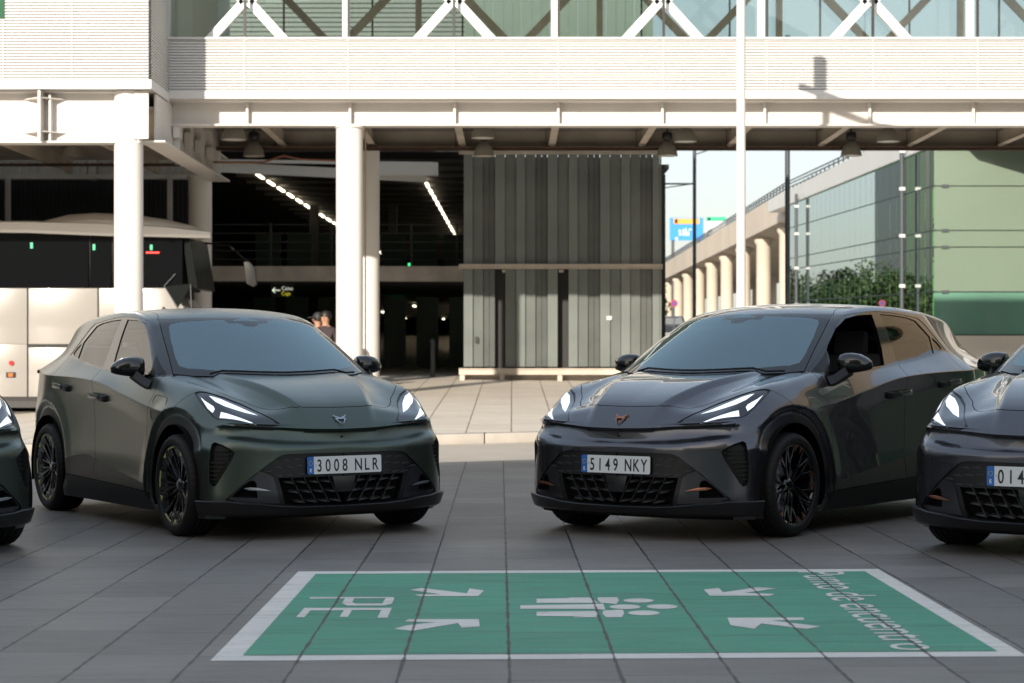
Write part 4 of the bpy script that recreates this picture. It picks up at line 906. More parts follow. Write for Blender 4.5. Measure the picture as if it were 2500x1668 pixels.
# ---------------------------------------------------------------- cutting the body into its panels
def basis(D):
    D = Vector(D).normalized(); U = D.cross(Vector((0, 0, 1)))
    if U.length < .1: U = D.cross(Vector((1, 0, 0)))
    U.normalize(); return D, U, U.cross(D)
def inpoly(p, poly):
    x, y = p; c = False; n = len(poly); j = n-1
    for i in range(n):
        xi, yi = poly[i]; xj, yj = poly[j]
        if (yi > y) != (yj > y) and x < (xj-xi)*(y-yi)/(yj-yi)+xi: c = not c
        j = i
    return c
def cut(bm, lay, pts, D, t, only=None, cosmin=.05, near=.16):
    D, U, V = basis(D); P = [Vector(p) for p in pts]; q = [(p.dot(U), p.dot(V)) for p in P]; n = len(q)
    x0, x1 = min(a for a, b in q), max(a for a, b in q); y0, y1 = min(b for a, b in q), max(b for a, b in q)
    lo = Vector([min(p[i] for p in P)-near for i in range(3)]); hi = Vector([max(p[i] for p in P)+near for i in range(3)])
    def f2(f): return [(v.co.dot(U), v.co.dot(V)) for v in f.verts]
    cand = set()
    for f in bm.faces:
        c = f.verts[0].co
        if not (lo.x < c.x < hi.x and lo.y < c.y < hi.y and lo.z < c.z < hi.z): continue
        if f.normal.dot(D) < cosmin: continue
        a, b = c.dot(U), c.dot(V)
        if x0-.04 < a < x1+.04 and y0-.04 < b < y1+.04: cand.add(f)
    for i in range(n):
        a, b = q[i], q[(i+1) % n]; ex, ey = b[0]-a[0], b[1]-a[1]; L = math.hypot(ex, ey)
        if L < 1e-6: continue
        ex /= L; ey /= L; sel = []
        for f in cand:
            if not f.is_valid: continue
            s0 = s1 = None; t0 = 9; t1 = -9
            for p in f2(f):
                t_ = (p[0]-a[0])*ex+(p[1]-a[1])*ey; s_ = (p[0]-a[0])*-ey+(p[1]-a[1])*ex
                t0 = min(t0, t_); t1 = max(t1, t_); s0 = s_ if s0 is None else min(s0, s_); s1 = s_ if s1 is None else max(s1, s_)
            if s0 < -1e-6 and s1 > 1e-6 and t1 > -1e-5 and t0 < L+1e-5: sel.append(f)
        if not sel: continue
        geom = set(sel)
        for f in sel: geom.update(f.edges); geom.update(f.verts)
        no = (P[(i+1) % n]-P[i]).cross(D).normalized()
        # plane through the edge and the projection direction
        no = (U*-ey+V*ex).normalized()
        r = bmesh.ops.bisect_plane(bm, geom=list(geom), dist=1e-6, plane_co=P[i], plane_no=no)
        cand = {f for f in cand if f.is_valid}; cand.update(g for g in r['geom'] if isinstance(g, bmesh.types.BMFace))
    out = []
    for f in cand:
        if not f.is_valid: continue
        c = f.calc_center_median()
        if inpoly((c.dot(U), c.dot(V)), q) and (only is None or f[lay] in only):
            f[lay] = t; out.append(f)
    return out
def strip(pts, D, w):
    """closed outline of a thin band round an open line"""
    D, U, V = basis(D); P = [Vector(p) for p in pts]; Lf, Rt = [], []
    for i, p in enumerate(P):
        d = (P[min(i+1, len(P)-1)]-P[max(i-1, 0)]); d -= D*d.dot(D); s = D.cross(d).normalized()*w/2
        Lf.append(p+s); Rt.append(p-s)
    return Lf+Rt[::-1]
def sink(bm, lay, faces, d, wall):
    """push a group of faces in along the surface normal, with side walls"""
    if not faces: return
    faces = [f for f in faces if f.is_valid]; ts = {f: f[lay] for f in faces}; tv = faces[0][lay]
    r = bmesh.ops.extrude_face_region(bm, geom=faces)
    nf = [g for g in r['geom'] if isinstance(g, bmesh.types.BMFace)]; nv = [g for g in r['geom'] if isinstance(g, bmesh.types.BMVert)]
    old = [f for f in faces if f.is_valid]
    if old: bmesh.ops.delete(bm, geom=old, context='FACES_ONLY')
    s = set(nf); co = np.array([v.co[:] for v in nv]); no = snormal(np.abs(co)*[0, 1, 0]+co*[1, 0, 1])
    wl = {f for v in nv for f in v.link_faces if f not in s}
    for v, n in zip(nv, no): v.co -= Vector(n)*d
    for f in wl: f[lay] = wall
    return nf

T = dict(body=0, hood=1, fdoor=2, rdoor=3, ws=4, frit=5, pillar=6, dlo=7, fglass=8, rglass=9, qglass=10, sail=11, mask=12, fog=13, fogblack=14,
         intake=15, lamp=16, lens=17, drl=18, cladding=19, sill=20, clad=21, gap=22, roof=23, flap=24, wall=25, lamphead=26, gril=27, sideseal=28, rwin=29)
FT = dict(
 lamp=[(.128,.772,.916),(.12,.763,.926),(.134,.75,.931),(.163,.734,.931),(.215,.701,.921),(.271,.63,.894),(.382,.552,.849),(.528,.489,.796),(.60,.44,.757),(.655,.405,.726),(.671,.506,.731),(.638,.631,.742),(.517,.703,.75),(.439,.744,.756),(.396,.757,.77),(.323,.769,.812),(.233,.779,.865),(.164,.776,.901)],
 lens=[(.151,.765,.912),(.16,.75,.920),(.205,.715,.914),(.29,.635,.882),(.395,.555,.838),(.54,.489,.786),(.61,.44,.748),(.635,.44,.732),(.64,.52,.738),(.62,.62,.747),(.509,.70,.756),(.437,.739,.763),(.399,.75,.776),(.327,.763,.817),(.236,.773,.867),(.174,.77,.898)],
 drl1=[(.241,.724,.905),(.293,.667,.886),(.392,.595,.841),(.545,.519,.784),(.488,.582,.801),(.381,.676,.842),(.321,.71,.868)],
 drl2=[(.414,.714,.806),(.453,.688,.797),(.66,.593,.757),(.546,.661,.761),(.439,.734,.770)],
 drl3=[(.201,.764,.897),(.256,.757,.874),(.341,.734,.84),(.363,.734,.823),(.369,.751,.8),(.317,.763,.826)],
 hood=[(-.154,.714,.99),(-.044,.706,.976),(.12,.686,.948),(.236,.607,.908),(.332,.53,.871),(.4,.496,.846),(.455,.457,.829),(.487,.424,.821),(.506,.397,.82),(.519,.351,.826),(.529,.308,.833),(.54,.285,.836),(.563,.264,.828),(.576,.218,.827),(.577,.145,.827),(.577,.047,.828),(.577,-.03,.827)],
 mask=[(.711,-.03,.539),(.711,.018,.539),(.712,.211,.541),(.709,.328,.541),(.702,.388,.54),(.697,.421,.535),(.691,.454,.521),(.666,.536,.458),(.641,.604,.404),(.618,.656,.356),(.594,.7,.312),(.566,.742,.268),(.6,.72,.12),(.7,-.03,.12)],
 fog=[(.659,.558,.436),(.673,.516,.420),(.683,.482,.400),(.687,.471,.374),(.685,.433,.233),(.649,.561,.236),(.6,.679,.245),(.571,.728,.270),(.598,.690,.314),(.618,.650,.355),(.637,.608,.391)],
 fogblack=[(.637,.609,.38),(.648,.587,.375),(.652,.575,.355),(.652,.57,.27),(.623,.643,.272),(.58,.715,.276),(.598,.689,.31),(.618,.648,.35)],
 gril=[(.69,.442,.392),(.71,.085,.392),(.71,.068,.324),(.71,.058,.29),(.71,-.02,.29),(.692,-.02,.207),(.687,.395,.219)],
 intake=[(.49,.786,.619),(.537,.759,.604),(.568,.733,.588),(.59,.708,.568),(.596,.698,.551),(.585,.714,.506),(.561,.746,.441),(.524,.784,.36),(.51,.795,.344),(.498,.804,.343),(.484,.812,.352),(.474,.817,.376),(.473,.818,.484),(.481,.812,.574),(.476,.801,.607)],
 wsedge=[(-1.099,.554,1.418),(-.824,.617,1.281),(-.602,.664,1.149),(-.354,.719,1.021)],
 frit=[(-.845,-.03,1.405),(-.854,.153,1.405),(-.895,.333,1.402),(-.945,.47,1.388),(-.955,.515,1.37),(-.93,.537,1.345),(-.77,.585,1.262),(-.57,.63,1.14),(-.475,.640,1.085),(-.42,.60,1.062),(-.262,.403,1.053),(-.18,.2,1.047),(-.155,-.03,1.045)],
 dlo=[(-2.462,.728,1.170),(-2.453,.698,1.218),(-2.421,.651,1.29),(-2.375,.613,1.361),(-2.305,.591,1.404),(-2.049,.595,1.427),(-1.841,.599,1.439),(-1.643,.601,1.445),(-1.438,.607,1.438),(-1.257,.613,1.425),(-1.143,.612,1.411),(-.937,.646,1.32),(-.713,.693,1.193),(-.415,.764,1.021),(-.662,.804,1.017),(-.909,.804,1.022),(-1.327,.798,1.044),(-1.6,.789,1.070),(-1.924,.779,1.096),(-2.171,.765,1.123),(-2.337,.747,1.148)],
 fglass=[(-1.545,.614,1.421),(-1.326,.621,1.413),(-1.127,.628,1.388),(-.951,.654,1.32),(-.758,.701,1.209),(-.706,.718,1.174),(-.605,.799,1.032),(-.834,.798,1.038),(-1.118,.793,1.050),(-1.40,.786,1.068),(-1.435,.759,1.112),(-1.482,.725,1.177),(-1.52,.676,1.288)],
 sail=[(-.699,.718,1.171),(-.622,.734,1.125),(-.444,.767,1.027),(-.591,.8,1.030)],
 rglass=[(-1.677,.611,1.425),(-1.896,.607,1.419),(-2.108,.603,1.406),(-2.237,.604,1.385),(-2.30,.638,1.323),(-2.345,.669,1.269),(-2.244,.748,1.148),(-1.959,.767,1.111),(-1.773,.776,1.094),(-1.60,.781,1.082),(-1.645,.732,1.164),(-1.674,.674,1.289)],
 qglass=[(-2.371,.672,1.263),(-2.272,.745,1.154),(-2.386,.731,1.170),(-2.425,.71,1.185),(-2.415,.687,1.225)],
 fdoor=[(-.43,.8,1.016),(-.415,.86,.914),(-.46,.87,.81),(-.475,.87,.66),(-.48,.88,.45),(-.486,.88,.262)],
 bcut=[(-1.60,.79,1.068),(-1.592,.84,.99),(-1.575,.86,.87),(-1.54,.86,.70),(-1.533,.86,.56),(-1.505,.87,.43),(-1.518,.88,.285)],
 rcut=[(-2.462,.728,1.170),(-2.455,.76,1.135),(-2.47,.80,1.085),(-2.50,.837,1.043),(-2.525,.859,1.017),(-2.53,.865,.934),(-2.545,.873,.879),(-2.56,.881,.83),(-2.6,.87,.76)],
 sill=[(-2.40,.86,.300),(-2.1,.86,.302),(-1.475,.886,.289),(-.829,.885,.272),(-.25,.862,.250)],
 clad=[(-2.3,.85,.301),(-2.19,.86,.408),(-2.104,.89,.415),(-1.954,.876,.441),(-1.78,.869,.460),(-1.664,.867,.458),(-1.537,.867,.439),(-1.179,.873,.395),(-.84,.881,.356),(-.469,.867,.308),(-.469,.87,.262)],
 flap=[(-.395,.853,.862),(-.39,.845,.885),(-.368,.842,.898),(-.34,.842,.902),(-.19,.841,.89),(-.162,.843,.876),(-.155,.856,.85),(-.165,.88,.79),(-.19,.875,.755),(-.23,.884,.738),(-.35,.875,.742),(-.392,.871,.762),(-.40,.872,.80)],
)
def cowl(y):
    xs = np.linspace(.1, -.6, 1400); yy = np.full_like(xs, y)
    r = RIDGE(xs)
    h = T_top(xs, yy); ro = ROOF(xs+.52*yy*yy)-.030*(yy/.6)**2*sstep(.1, -1.2, xs)
    i = np.argmax(ro >= h-1e-6); return float(xs[i]), float(h[i])

def build_half():
    P, Q = car_grid()
    bm = bmesh.new(); vs = [bm.verts.new(p) for p in P]
    for q in Q:
        try: bm.faces.new([vs[i] for i in q])
        except ValueError: pass
    bmesh.ops.remove_doubles(bm, verts=bm.verts, dist=1e-4)
    bmesh.ops.dissolve_degenerate(bm, dist=1e-5, edges=bm.edges)
    lay = bm.faces.layers.int.new('part'); bm.normal_update()
    # outward normals
    f = max(bm.faces, key=lambda f: f.calc_center_median().z)
    if f.normal.z < 0: bmesh.ops.reverse_faces(bm, faces=bm.faces); bm.normal_update()
    Y = (0, 1, 0); Z = (0, 0, 1); X = (1, 0, 0)
    for f in bm.faces:
        c = f.calc_center_median()
        if c.z > 1.38 and c.x < -.8 or (c.x < -2.5 and c.z > 1.3 and c.y < .45): f[lay] = T['roof']
    cw = [(*(lambda r: (r[0], y, r[1]))(cowl(y)),) for y in (0, .1, .2, .3, .4, .5, .6, .68, .72)]
    cw[0] = (cw[0][0], -.03, cw[0][2])
    wsn = (.5, .1, .85)
    wtop = [(-1.01,.43,1.421),(-.908,.199,1.424),(-.872,-.03,1.426)]
    wpoly = FT['wsedge']+cw[::-1][1:]+wtop[::-1]
    cut(bm, lay, wpoly, wsn, T['frit'], near=.3)
    cut(bm, lay, FT['frit'], wsn, T['ws'], only=(T['frit'],), near=.3)
    zf = lambda pts: [(x, y, float(T_top(np.array([x]), np.array([abs(y)]))[0])) for x, y in pts]
    cut(bm, lay, zf([(-.90,-.03),(-.89,.170),(-.80,.150),(-.785,.070),(-.75,.048),(-.735,.03),(-.735,-.03)]), wsn, T['frit'], only=(T['ws'],))
    cut(bm, lay, zf([(-.880,-.03),(-.878,.012),(-.830,.100),(-.822,.100),(-.822,-.03)]), wsn, T['ws'], only=(T['frit'],))
    hp = FT['hood']+cw+[(-.33,.70,1.01),(-.22,.714,1.0)]
    cut(bm, lay, hp, Z, T['hood'], only=(0, T['roof']), near=.25)
    cut(bm, lay, FT['wsedge']+[(-.415,.764,1.021),(-.713,.693,1.193),(-.937,.646,1.32),(-1.143,.612,1.411)], (.5, .75, .5), T['pillar'], only=(0, 1, T['roof']))
    cut(bm, lay, FT['dlo'], Y, T['dlo'], only=(0, T['roof'], T['pillar'])); fr = [f for f in bm.faces if f[lay] == T['dlo']]
    sink(bm, lay, fr, .003, T['dlo'])
    g1 = cut(bm, lay, FT['fglass'], Y, T['fglass'], only=(T['dlo'],)); g2 = cut(bm, lay, FT['rglass'], Y, T['rglass'], only=(T['dlo'],)); g3 = cut(bm, lay, FT['qglass'], Y, T['qglass'], only=(T['dlo'],))
    cut(bm, lay, FT['sail'], Y, T['sail'], only=(T['dlo'],))
    for g in (g1, g2, g3): sink(bm, lay, g, .006, T['sideseal'])
    # doors, sill, lower cladding
    d1 = FT['fdoor']+FT['bcut'][::-1]+[(-1.3,.8,1.043),(-.9,.8,1.021),(-.6,.8,1.015)]
    cut(bm, lay, d1, Y, T['fdoor'], only=(0,))
    d2 = FT['bcut']+[(-2.1,.86,.300),(-2.2,.86,.300),(-2.24,.87,.55),(-2.33,.87,.68),(-2.45,.87,.755)]+FT['rcut'][::-1][1:]+[(-2.33,.75,1.15),(-2.17,.76,1.122),(-1.92,.78,1.095)]
    cut(bm, lay, d2, Y, T['rdoor'], only=(0,))
    sp = FT['sill']+[(-.25,.86,.10),(-2.4,.86,.10)]
    cut(bm, lay, sp, Y, T['sill'], only=(0, 2, 3))
    cut(bm, lay, FT['clad'], Y, T['clad'], only=(0, 2, 3))
    for c in (0., -2.6):
        ring = [(c+.442*math.cos(a), .86, .33+.442*math.sin(a)) for a in np.linspace(0, 2*math.pi, 72, endpoint=False)]
        hole = [(c+.388*math.cos(a), .86, .33+.388*math.sin(a)) for a in np.linspace(0, 2*math.pi, 72, endpoint=False)]
        cut(bm, lay, ring, Y, T['cladding'], cosmin=.02, near=.2)
        h = cut(bm, lay, hole, Y, 99, cosmin=.02, near=.2)
        bmesh.ops.delete(bm, geom=h, context='FACES')
    # nose
    m = cut(bm, lay, FT['mask'], X, T['mask'], only=(0,), near=.2)
    m2 = sink(bm, lay, m, .010, T['mask'])
    fg = cut(bm, lay, FT['fog'], (.8, .45, 0), T['fog'], only=(T['mask'],)); gr = cut(bm, lay, FT['gril'], X, T['gril'], only=(T['mask'],))
    sink(bm, lay, fg, -.006, T['fog']); sink(bm, lay, gr, .045, T['mask'])
    fb = cut(bm, lay, FT['fogblack'], (.8, .45, 0), T['fogblack'], only=(T['fog'],)); sink(bm, lay, fb, .05, T['fog'])
    it = cut(bm, lay, FT['intake'], (.6, .8, 0), T['intake'], only=(0,)); sink(bm, lay, it, .035, T['intake'])
    LD = (.62, .62, .48)
    lp = cut(bm, lay, FT['lamp'], LD, T['lamp'], only=(0, 1), near=.1); lp = sink(bm, lay, lp, .004, T['lamp'])
    le = cut(bm, lay, FT['lens'], LD, T['lens'], only=(T['lamp'],), near=.1)
    for k in ('drl1', 'drl2', 'drl3'): cut(bm, lay, FT[k], LD, T['drl'], only=(T['lens'],), near=.1)
    rg = cut(bm, lay, [(-2.95,-.03,1.365),(-2.95,.42,1.355),(-2.95,.50,1.18),(-2.95,-.03,1.14)], (-1, 0, .6), T['rwin'], only=(0, T['roof']), near=.4)
    # shut lines
    W = .0045
    def gap(pts, D, w=W, only=(0, 1, 2, 3, 19, 20, 21, 23, 6)):
        cut(bm, lay, strip(pts, D, w), D, T['gap'], only=only, near=.03)
    gap(FT['hood'], Z)
    gap([(x, y, z) for x, y, z in cw], Z, .016, only=(0, 1, 5))
    gap(FT['fdoor'], Y); gap(FT['bcut'], Y); gap(FT['rcut'], Y)
    gap([(-2.10,.86,.301)]+FT['sill'][1:4]+[(-.48,.87,.260)], Y, .006)
    gap([(-1.099,.554,1.418),(-1.16,.525,1.44),(-1.25,.505,1.46),(-1.5,.495,1.48),(-2.0,.49,1.48),(-2.5,.47,1.44),(-2.9,.43,1.40)], Z, .004)
    gap(FT['wsedge'], wsn, .005, only=(5, 6, 0, 1))
    gap([(.13,.77,.93),(.08,.80,.90),(.02,.84,.86),(-.03,.86,.80)], (.3, .8, .5), .0035)
    sink(bm, lay, [f for f in bm.faces if f[lay] == T['gap']], .006, T['gap'])
    return bm, lay

def half_to_parts(bm, lay):
    """dict tag -> (verts, faces, loop normals)"""
    bm.normal_update(); bm.verts.index_update(); out = {}; cos, cen, own = [], [], []
    for f in bm.faces:
        c = f.calc_center_median()
        for l in f.loops: cos.append(l.vert.co[:]); cen.append(c[:])
    cos = np.array(cos); cen = np.array(cen); q = cos*.93+cen*.07
    N = snormal(q, .0016); k = 0
    for f in bm.faces:
        t = f[lay]; n = len(f.verts); fn = np.array(f.normal[:]); ns = N[k:k+n].copy(); k += n
        for i in range(n):
            if ns[i]@fn < .72: ns[i] = fn
        d = out.setdefault(t, ([], [], [], {}))
        idx = []
        for v in f.verts:
            if v.index not in d[3]: d[3][v.index] = len(d[0]); d[0].append(tuple(v.co))
            idx.append(d[3][v.index])
        d[1].append(tuple(idx)); d[2].append(ns)
    return out
def mk(name, parts, tags, mats_, parent=None, side=0):
    """one mesh from several tags; side 0 both halves, +1 near(y>0) half, -1 other half"""
    V, F, MI, NN = [], [], [], []
    for sgn in ((1, -1) if side == 0 else (side,)):
        for k, t in enumerate(tags):
            if t not in parts: continue
            v, f, n, _ = parts[t]; b = len(V)
            V += [(p[0], sgn*p[1], p[2]) for p in v]
            for ff, nn in zip(f, n):
                ff = [b+i for i in ff]; nn = nn*[1, sgn, 1]
                if sgn < 0: ff = ff[::-1]; nn = nn[::-1]
                F.append(ff); NN.append(nn); MI.append(k)
    o = mesh_obj(name, V, F, [mats_[k] for k in range(len(tags))], parent)
    me = o.data; me.polygons.foreach_set('material_index', MI); me.polygons.foreach_set('use_smooth', [True]*len(F))
    me.normals_split_custom_set(np.vstack(NN).tolist())
    return o
# ---------------------------------------------------------------- the car kit
def paint(name, col, metal, rough, coat, coatr, flake=.0):
    m = mat(name, col, rough, metal, coat=coat, coatr=coatr)
    return m
M_GREEN = paint('paint_green', (.060, .084, .070), .80, .33, .9, .28)
M_GREY = paint('paint_grey', (.088, .088, .102), .85, .25, 1.0, .010)
M_GBLK = mat('gloss_black', (.004, .004, .005), .10, coat=.6, coatr=.02, ior=1.55)
M_BLK = mat('black_plastic', (.006, .0062, .0068), .42, spec=.45)
M_MBLK = mat('matte_black', (.0045, .0045, .005), .58, spec=.35)
M_DEEP = mat('deep_black', (.003, .003, .003), .8, spec=.1)
M_CLAD = mat('cladding_plastic', (.013, .0125, .012), .46, spec=.45)
M_SATIN = mat('satin_grey', (.055, .055, .065), .30, .7, coat=.6)
M_WS = glass_mat('windshield_glass', (.94, .97, .98), 3.3, 0, (.74, .93, 1.0)); M_FRIT = mat('frit_black', (.008, .009, .011), .05, coat=.0, ior=1.7)
M_SG = glass_mat('side_glass', (.45, .50, .47), 1.8, 0); M_SGF = glass_mat('front_side_glass', (.62, .68, .64), 1.8, 0)
M_LENS = mat('lamp_housing', (.012, .014, .022), .12, coat=1, coatr=.0)
M_DRL = mat('lamp_light', (.8, .85, .9), .2, emit=(.80, .90, 1.0), es=.23)
M_COPPER = mat('copper', (.45, .20, .13), .28, .9); M_SILVER = mat('silver', (.42, .45, .50), .30, .9); M_LIME = mat('lime_accent', (.42, .44, .16), .4)
M_TYRE = mat('tyre', (.0055, .0055, .0058), .66, bump=.15, bscale=120, spec=.35)
M_ALLOY = mat('dark_alloy', (.085, .085, .092), .26, .85, coat=.5); M_ALLOYB = mat('black_alloy', (.005, .005, .006), .10, .3, coat=1)
M_POL = mat('polished_alloy', (.50, .52, .56), .22, .9)
M_SEAT = mat('seat_fabric', (.07, .07, .075), .8); M_DASH = mat('dashboard', (.16, .16, .17), .55)
M_PLATE = mat('plate_white', (.66, .69, .70), .35); M_PBLUE = mat('plate_blue', (.01, .12, .42), .35); M_PTXT = mat('plate_text', (.008, .008, .010), .4); M_STAR = mat('plate_star', (.65, .55, .05), .4)
M_RAD = mat('radar_plastic', (.012, .0125, .014), .26); M_LIPM = mat('lip_plastic', (.006, .006, .007), .34, spec=.5)
def pattern_mat():
    m = mat('pattern_plastic', (.014, .0135, .013), .40); nt = m.node_tree; b = nt.nodes['Principled BSDF']
    tc = nt.nodes.new('ShaderNodeTexCoord'); mp = nt.nodes.new('ShaderNodeMapping'); mp.inputs['Scale'].default_value = (1, 0, 1)
    v = nt.nodes.new('ShaderNodeTexVoronoi'); v.inputs['Scale'].default_value = 70; v.distance = 'CHEBYCHEV'; v.inputs['Randomness'].default_value = 0
    bp = nt.nodes.new('ShaderNodeBump'); bp.inputs['Strength'].default_value = .9; bp.inputs['Distance'].default_value = .004
    nt.links.new(tc.outputs['Object'], mp.inputs[0]); nt.links.new(mp.outputs[0], v.inputs['Vector']); nt.links.new(v.outputs[0], bp.inputs['Height']); nt.links.new(bp.outputs[0], b.inputs['Normal'])
    return m
M_PAT = pattern_mat()

def side_pt(x, z, off=0):
    y = float(S_side(np.array([x]), np.array([z]))[0]); return Vector((x, y+off, z))

def make_wheel(kind):
    """axle along y, outer face towards +y, centre at the origin"""
    w = empty('wheel')
    t = MB(); hw = .1175; RO = .328
    prof = [(.250,-hw+.012),(.262,-hw),(.290,-hw-.004),(.310,-hw+.006),(.322,-hw+.020),(RO-.001,-hw+.034)]
    for g in (-.058, -.020, .020, .058): prof += [(RO, g-.0085), (RO, g-.0045), (RO-.008, g-.004), (RO-.008, g+.004), (RO, g+.0045)]
    prof += [(RO-.001, hw-.034), (.322, hw-.020), (.310, hw-.006), (.303, hw-.001), (.290, hw+.004), (.281, hw+.0035), (.262, hw), (.2535, hw-.010), (.250, hw-.02)]
    n = 144; V = []; F = []
    for i, (r, h) in enumerate(prof):
        for k in range(n):
            a = 2*math.pi*k/n; rr = r
            if .316 < r and abs(h) > .07 and k % 3 == 0: rr = r-.006        # shoulder sipes
            V.append((rr*math.cos(a), h, rr*math.sin(a)))
    for i in range(len(prof)-1):
        for k in range(n): k2 = (k+1) % n; F.append((i*n+k, (i+1)*n+k, (i+1)*n+k2, i*n+k2))
    ty = mesh_obj('tyre', V, F, M_TYRE, w); ty.data.polygons.foreach_set('use_smooth', [True]*len(F))
    bm = bmesh.new(); bm.from_mesh(ty.data)
    for e in bm.edges: e.smooth = len(e.link_faces) == 2 and e.calc_face_angle(0) < R(35)
    bm.to_mesh(ty.data); bm.free()
    A, S = (M_ALLOY, M_LIME) if kind == 'green' else (M_ALLOYB, M_COPPER)
    rm = MB()
    rm.lathe([(.250,-.10),(.236,-.09),(.228,-.05),(.226,.02),(.236,.080),(.244,.102),(.2545,.106),(.2575,.101),(.2565,.094)], 72, 'y')   # barrel and flange
    rm.lathe([(.0001,-.02),(.05,-.02),(.14,-.035),(.225,-.04)], 40, 'y')                                                    # dark brake side
    ri = rm.build('rim', A, w, smooth=True)
    dk = MB(); dk.lathe([(.0001,-.012),(.165,-.012),(.168,-.004),(.165,.004),(.0001,.004)], 40, 'y'); dk.build('brake_disc', M_POL if kind != 'green' else M_ALLOY, w, smooth=True)
    sp = MB(); ac = MB(); pol = MB()
    pol_c = lambda r, a, y: (r*math.cos(a), y, r*math.sin(a))
    sp.lathe([(.0001,.078),(.026,.078),(.034,.072),(.052,.060),(.058,.03)], 40, 'y')
    if kind == 'green':
        for k in range(5):
            a0 = math.pi/2+2*math.pi*k/5
            # outer plates with notched inner edge
            for da in np.linspace(-.54, .54, 9)[:-1]:
                a1, a2 = a0+da, a0+da+.135
                f1 = .166+.030*abs(math.sin(2.9*da)); f2 = .166+.030*abs(math.sin(2.9*(da+.135)))
                sp.quadprism([pol_c(f1, a1, .082), pol_c(f2, a2, .082), pol_c(.243, a2, .098), pol_c(.243, a1, .098)], (0, .008, 0))
            for sgn in (-1, 1):
                a = a0+sgn*.165
                sp.quadprism([pol_c(.045, a0+sgn*.42, .052), pol_c(.05, a0+sgn*.05, .052), pol_c(.203, a-.045, .078), pol_c(.203, a+.045, .078)], (0, .020, 0))
                b = a0+sgn*.46
                sp.quadprism([pol_c(.048, b-.15, .045), pol_c(.048, b+.15, .045), pol_c(.205, b+.035, .074), pol_c(.205, b-.035, .074)], (0, .014, 0))
            ac.quadprism([pol_c(.246, a0-.085, .104), pol_c(.246, a0+.085, .104), pol_c(.222, a0+.01, .102), pol_c(.224, a0-.02, .102)], (0, .004, 0))
            for j in range(4):
                a1 = a0+.30+j*.11; ac.quadprism([pol_c(.2475, a1, .105), pol_c(.2475, a1+.11, .105), pol_c(.2395, a1+.11, .103), pol_c(.2395, a1, .103)], (0, .004, 0))
    else:
        for k in range(5):
            a0 = math.pi/2+2*math.pi*k/5+.15
            for sgn in (-1, 1):
                a = a0+sgn*.20
                sp.quadprism([pol_c(.045, a-.24, .058), pol_c(.045, a+.24, .058), pol_c(.15, a+.05, .070), pol_c(.15, a-.05, .070)], (0, .018, 0))
                for s2 in (-1, 1):
                    b = a+s2*.15
                    sp.quadprism([pol_c(.135, a-.055, .066), pol_c(.135, a+.055, .066), pol_c(.243, b+.045, .090), pol_c(.243, b-.045, .090)], (0, .016, 0))
                    pol.quadprism([pol_c(.14, a+s2*.035, .0845), pol_c(.14, a+s2*.060, .0845), pol_c(.232, b+s2*.046, .1045), pol_c(.232, b+s2*.020, .1045)], (0, .002, 0))
            for s3 in (-1, 1):
                c_ = a0+math.pi/5+s3*.13-(.0)
                ac.quadprism([pol_c(.246, c_-.07, .104), pol_c(.246, c_+.07, .104), pol_c(.205, c_+.02*s3, .094)], (0, .004, 0))
        pol.build('polished_edge', M_POL, ri)
    sp.build('spokes', A, ri, bevel=.0025)
    ac.build('rim_accent', S, ri)
    for j in range(5):
        a = 2*math.pi*j/5+.3; ac2 = None
    return w

def make_mirror():
    """for the +y side"""
    rt = empty('wing_mirror')
    secs = [(.806,.050,.060,1.083,-.735),(.822,.060,.066,1.085,-.735),(.86,.070,.0685,1.088,-.735),(.90,.070,.066,1.089,-.738),(.945,.062,.058,1.087,-.745),(.985,.048,.042,1.080,-.757),(1.006,.032,.028,1.074,-.766),(1.014,.012,.012,1.072,-.772)]
    V = []; F = []; n = 28
    for y, dx, dz, zc, xc in secs:
        for k in range(n):
            a = 2*math.pi*k/n; c, s = math.cos(a), math.sin(a)
            p = 2.6; cx = math.copysign(abs(c)**(2/p), c); sz = math.copysign(abs(s)**(2/p), s)
            x = xc+(dx*1.15*cx if cx > 0 else dx*.75*cx); V.append((x, y, zc+dz*sz))
    for i in range(len(secs)-1):
        for k in range(n): k2 = (k+1) % n; F.append((i*n+k, i*n+k2, (i+1)*n+k2, (i+1)*n+k))
    F.append(tuple(range(n))[::-1]); F.append(tuple(range((len(secs)-1)*n, len(secs)*n)))
    o = mesh_obj('mirror_cap', V, F, [M_GBLK, M_BLK], rt, smooth=True)
    for p in o.data.polygons:
        c = p.center; zl = 1.075-.25*(c.y-.86)*.15
        if c.z < 1.068 or c.x < -.80: p.material_index = 1
    bm = bmesh.new(); bm.from_mesh(o.data); bmesh.ops.recalc_face_normals(bm, faces=bm.faces); bm.to_mesh(o.data); bm.free()
    a = MB(); L = [(-.70,.885,1.035,.045,.030),(-.65,.862,1.005,.042,.030),(-.60,.845,.980,.040,.030),(-.555,.825,.965,.040,.035)]
    V = []; F = []
    for x, y, z, hx, hz in L:
        V += [(x-hx, y+.012, z-hz*.8), (x+hx, y+.02, z-hz*.6), (x+hx, y-.01, z+hz), (x-hx, y-.02, z+hz)]
    for i in range(len(L)-1):
        for k in range(4): k2 = (k+1) % 4; F.append((i*4+k, i*4+k2, (i+1)*4+k2, (i+1)*4+k))
    F.append((0,1,2,3)); F.append(tuple(range((len(L)-1)*4, len(L)*4)))
    a.add(V, F); a.build('mirror_arm', M_BLK, rt, bevel=.008)
    return rt
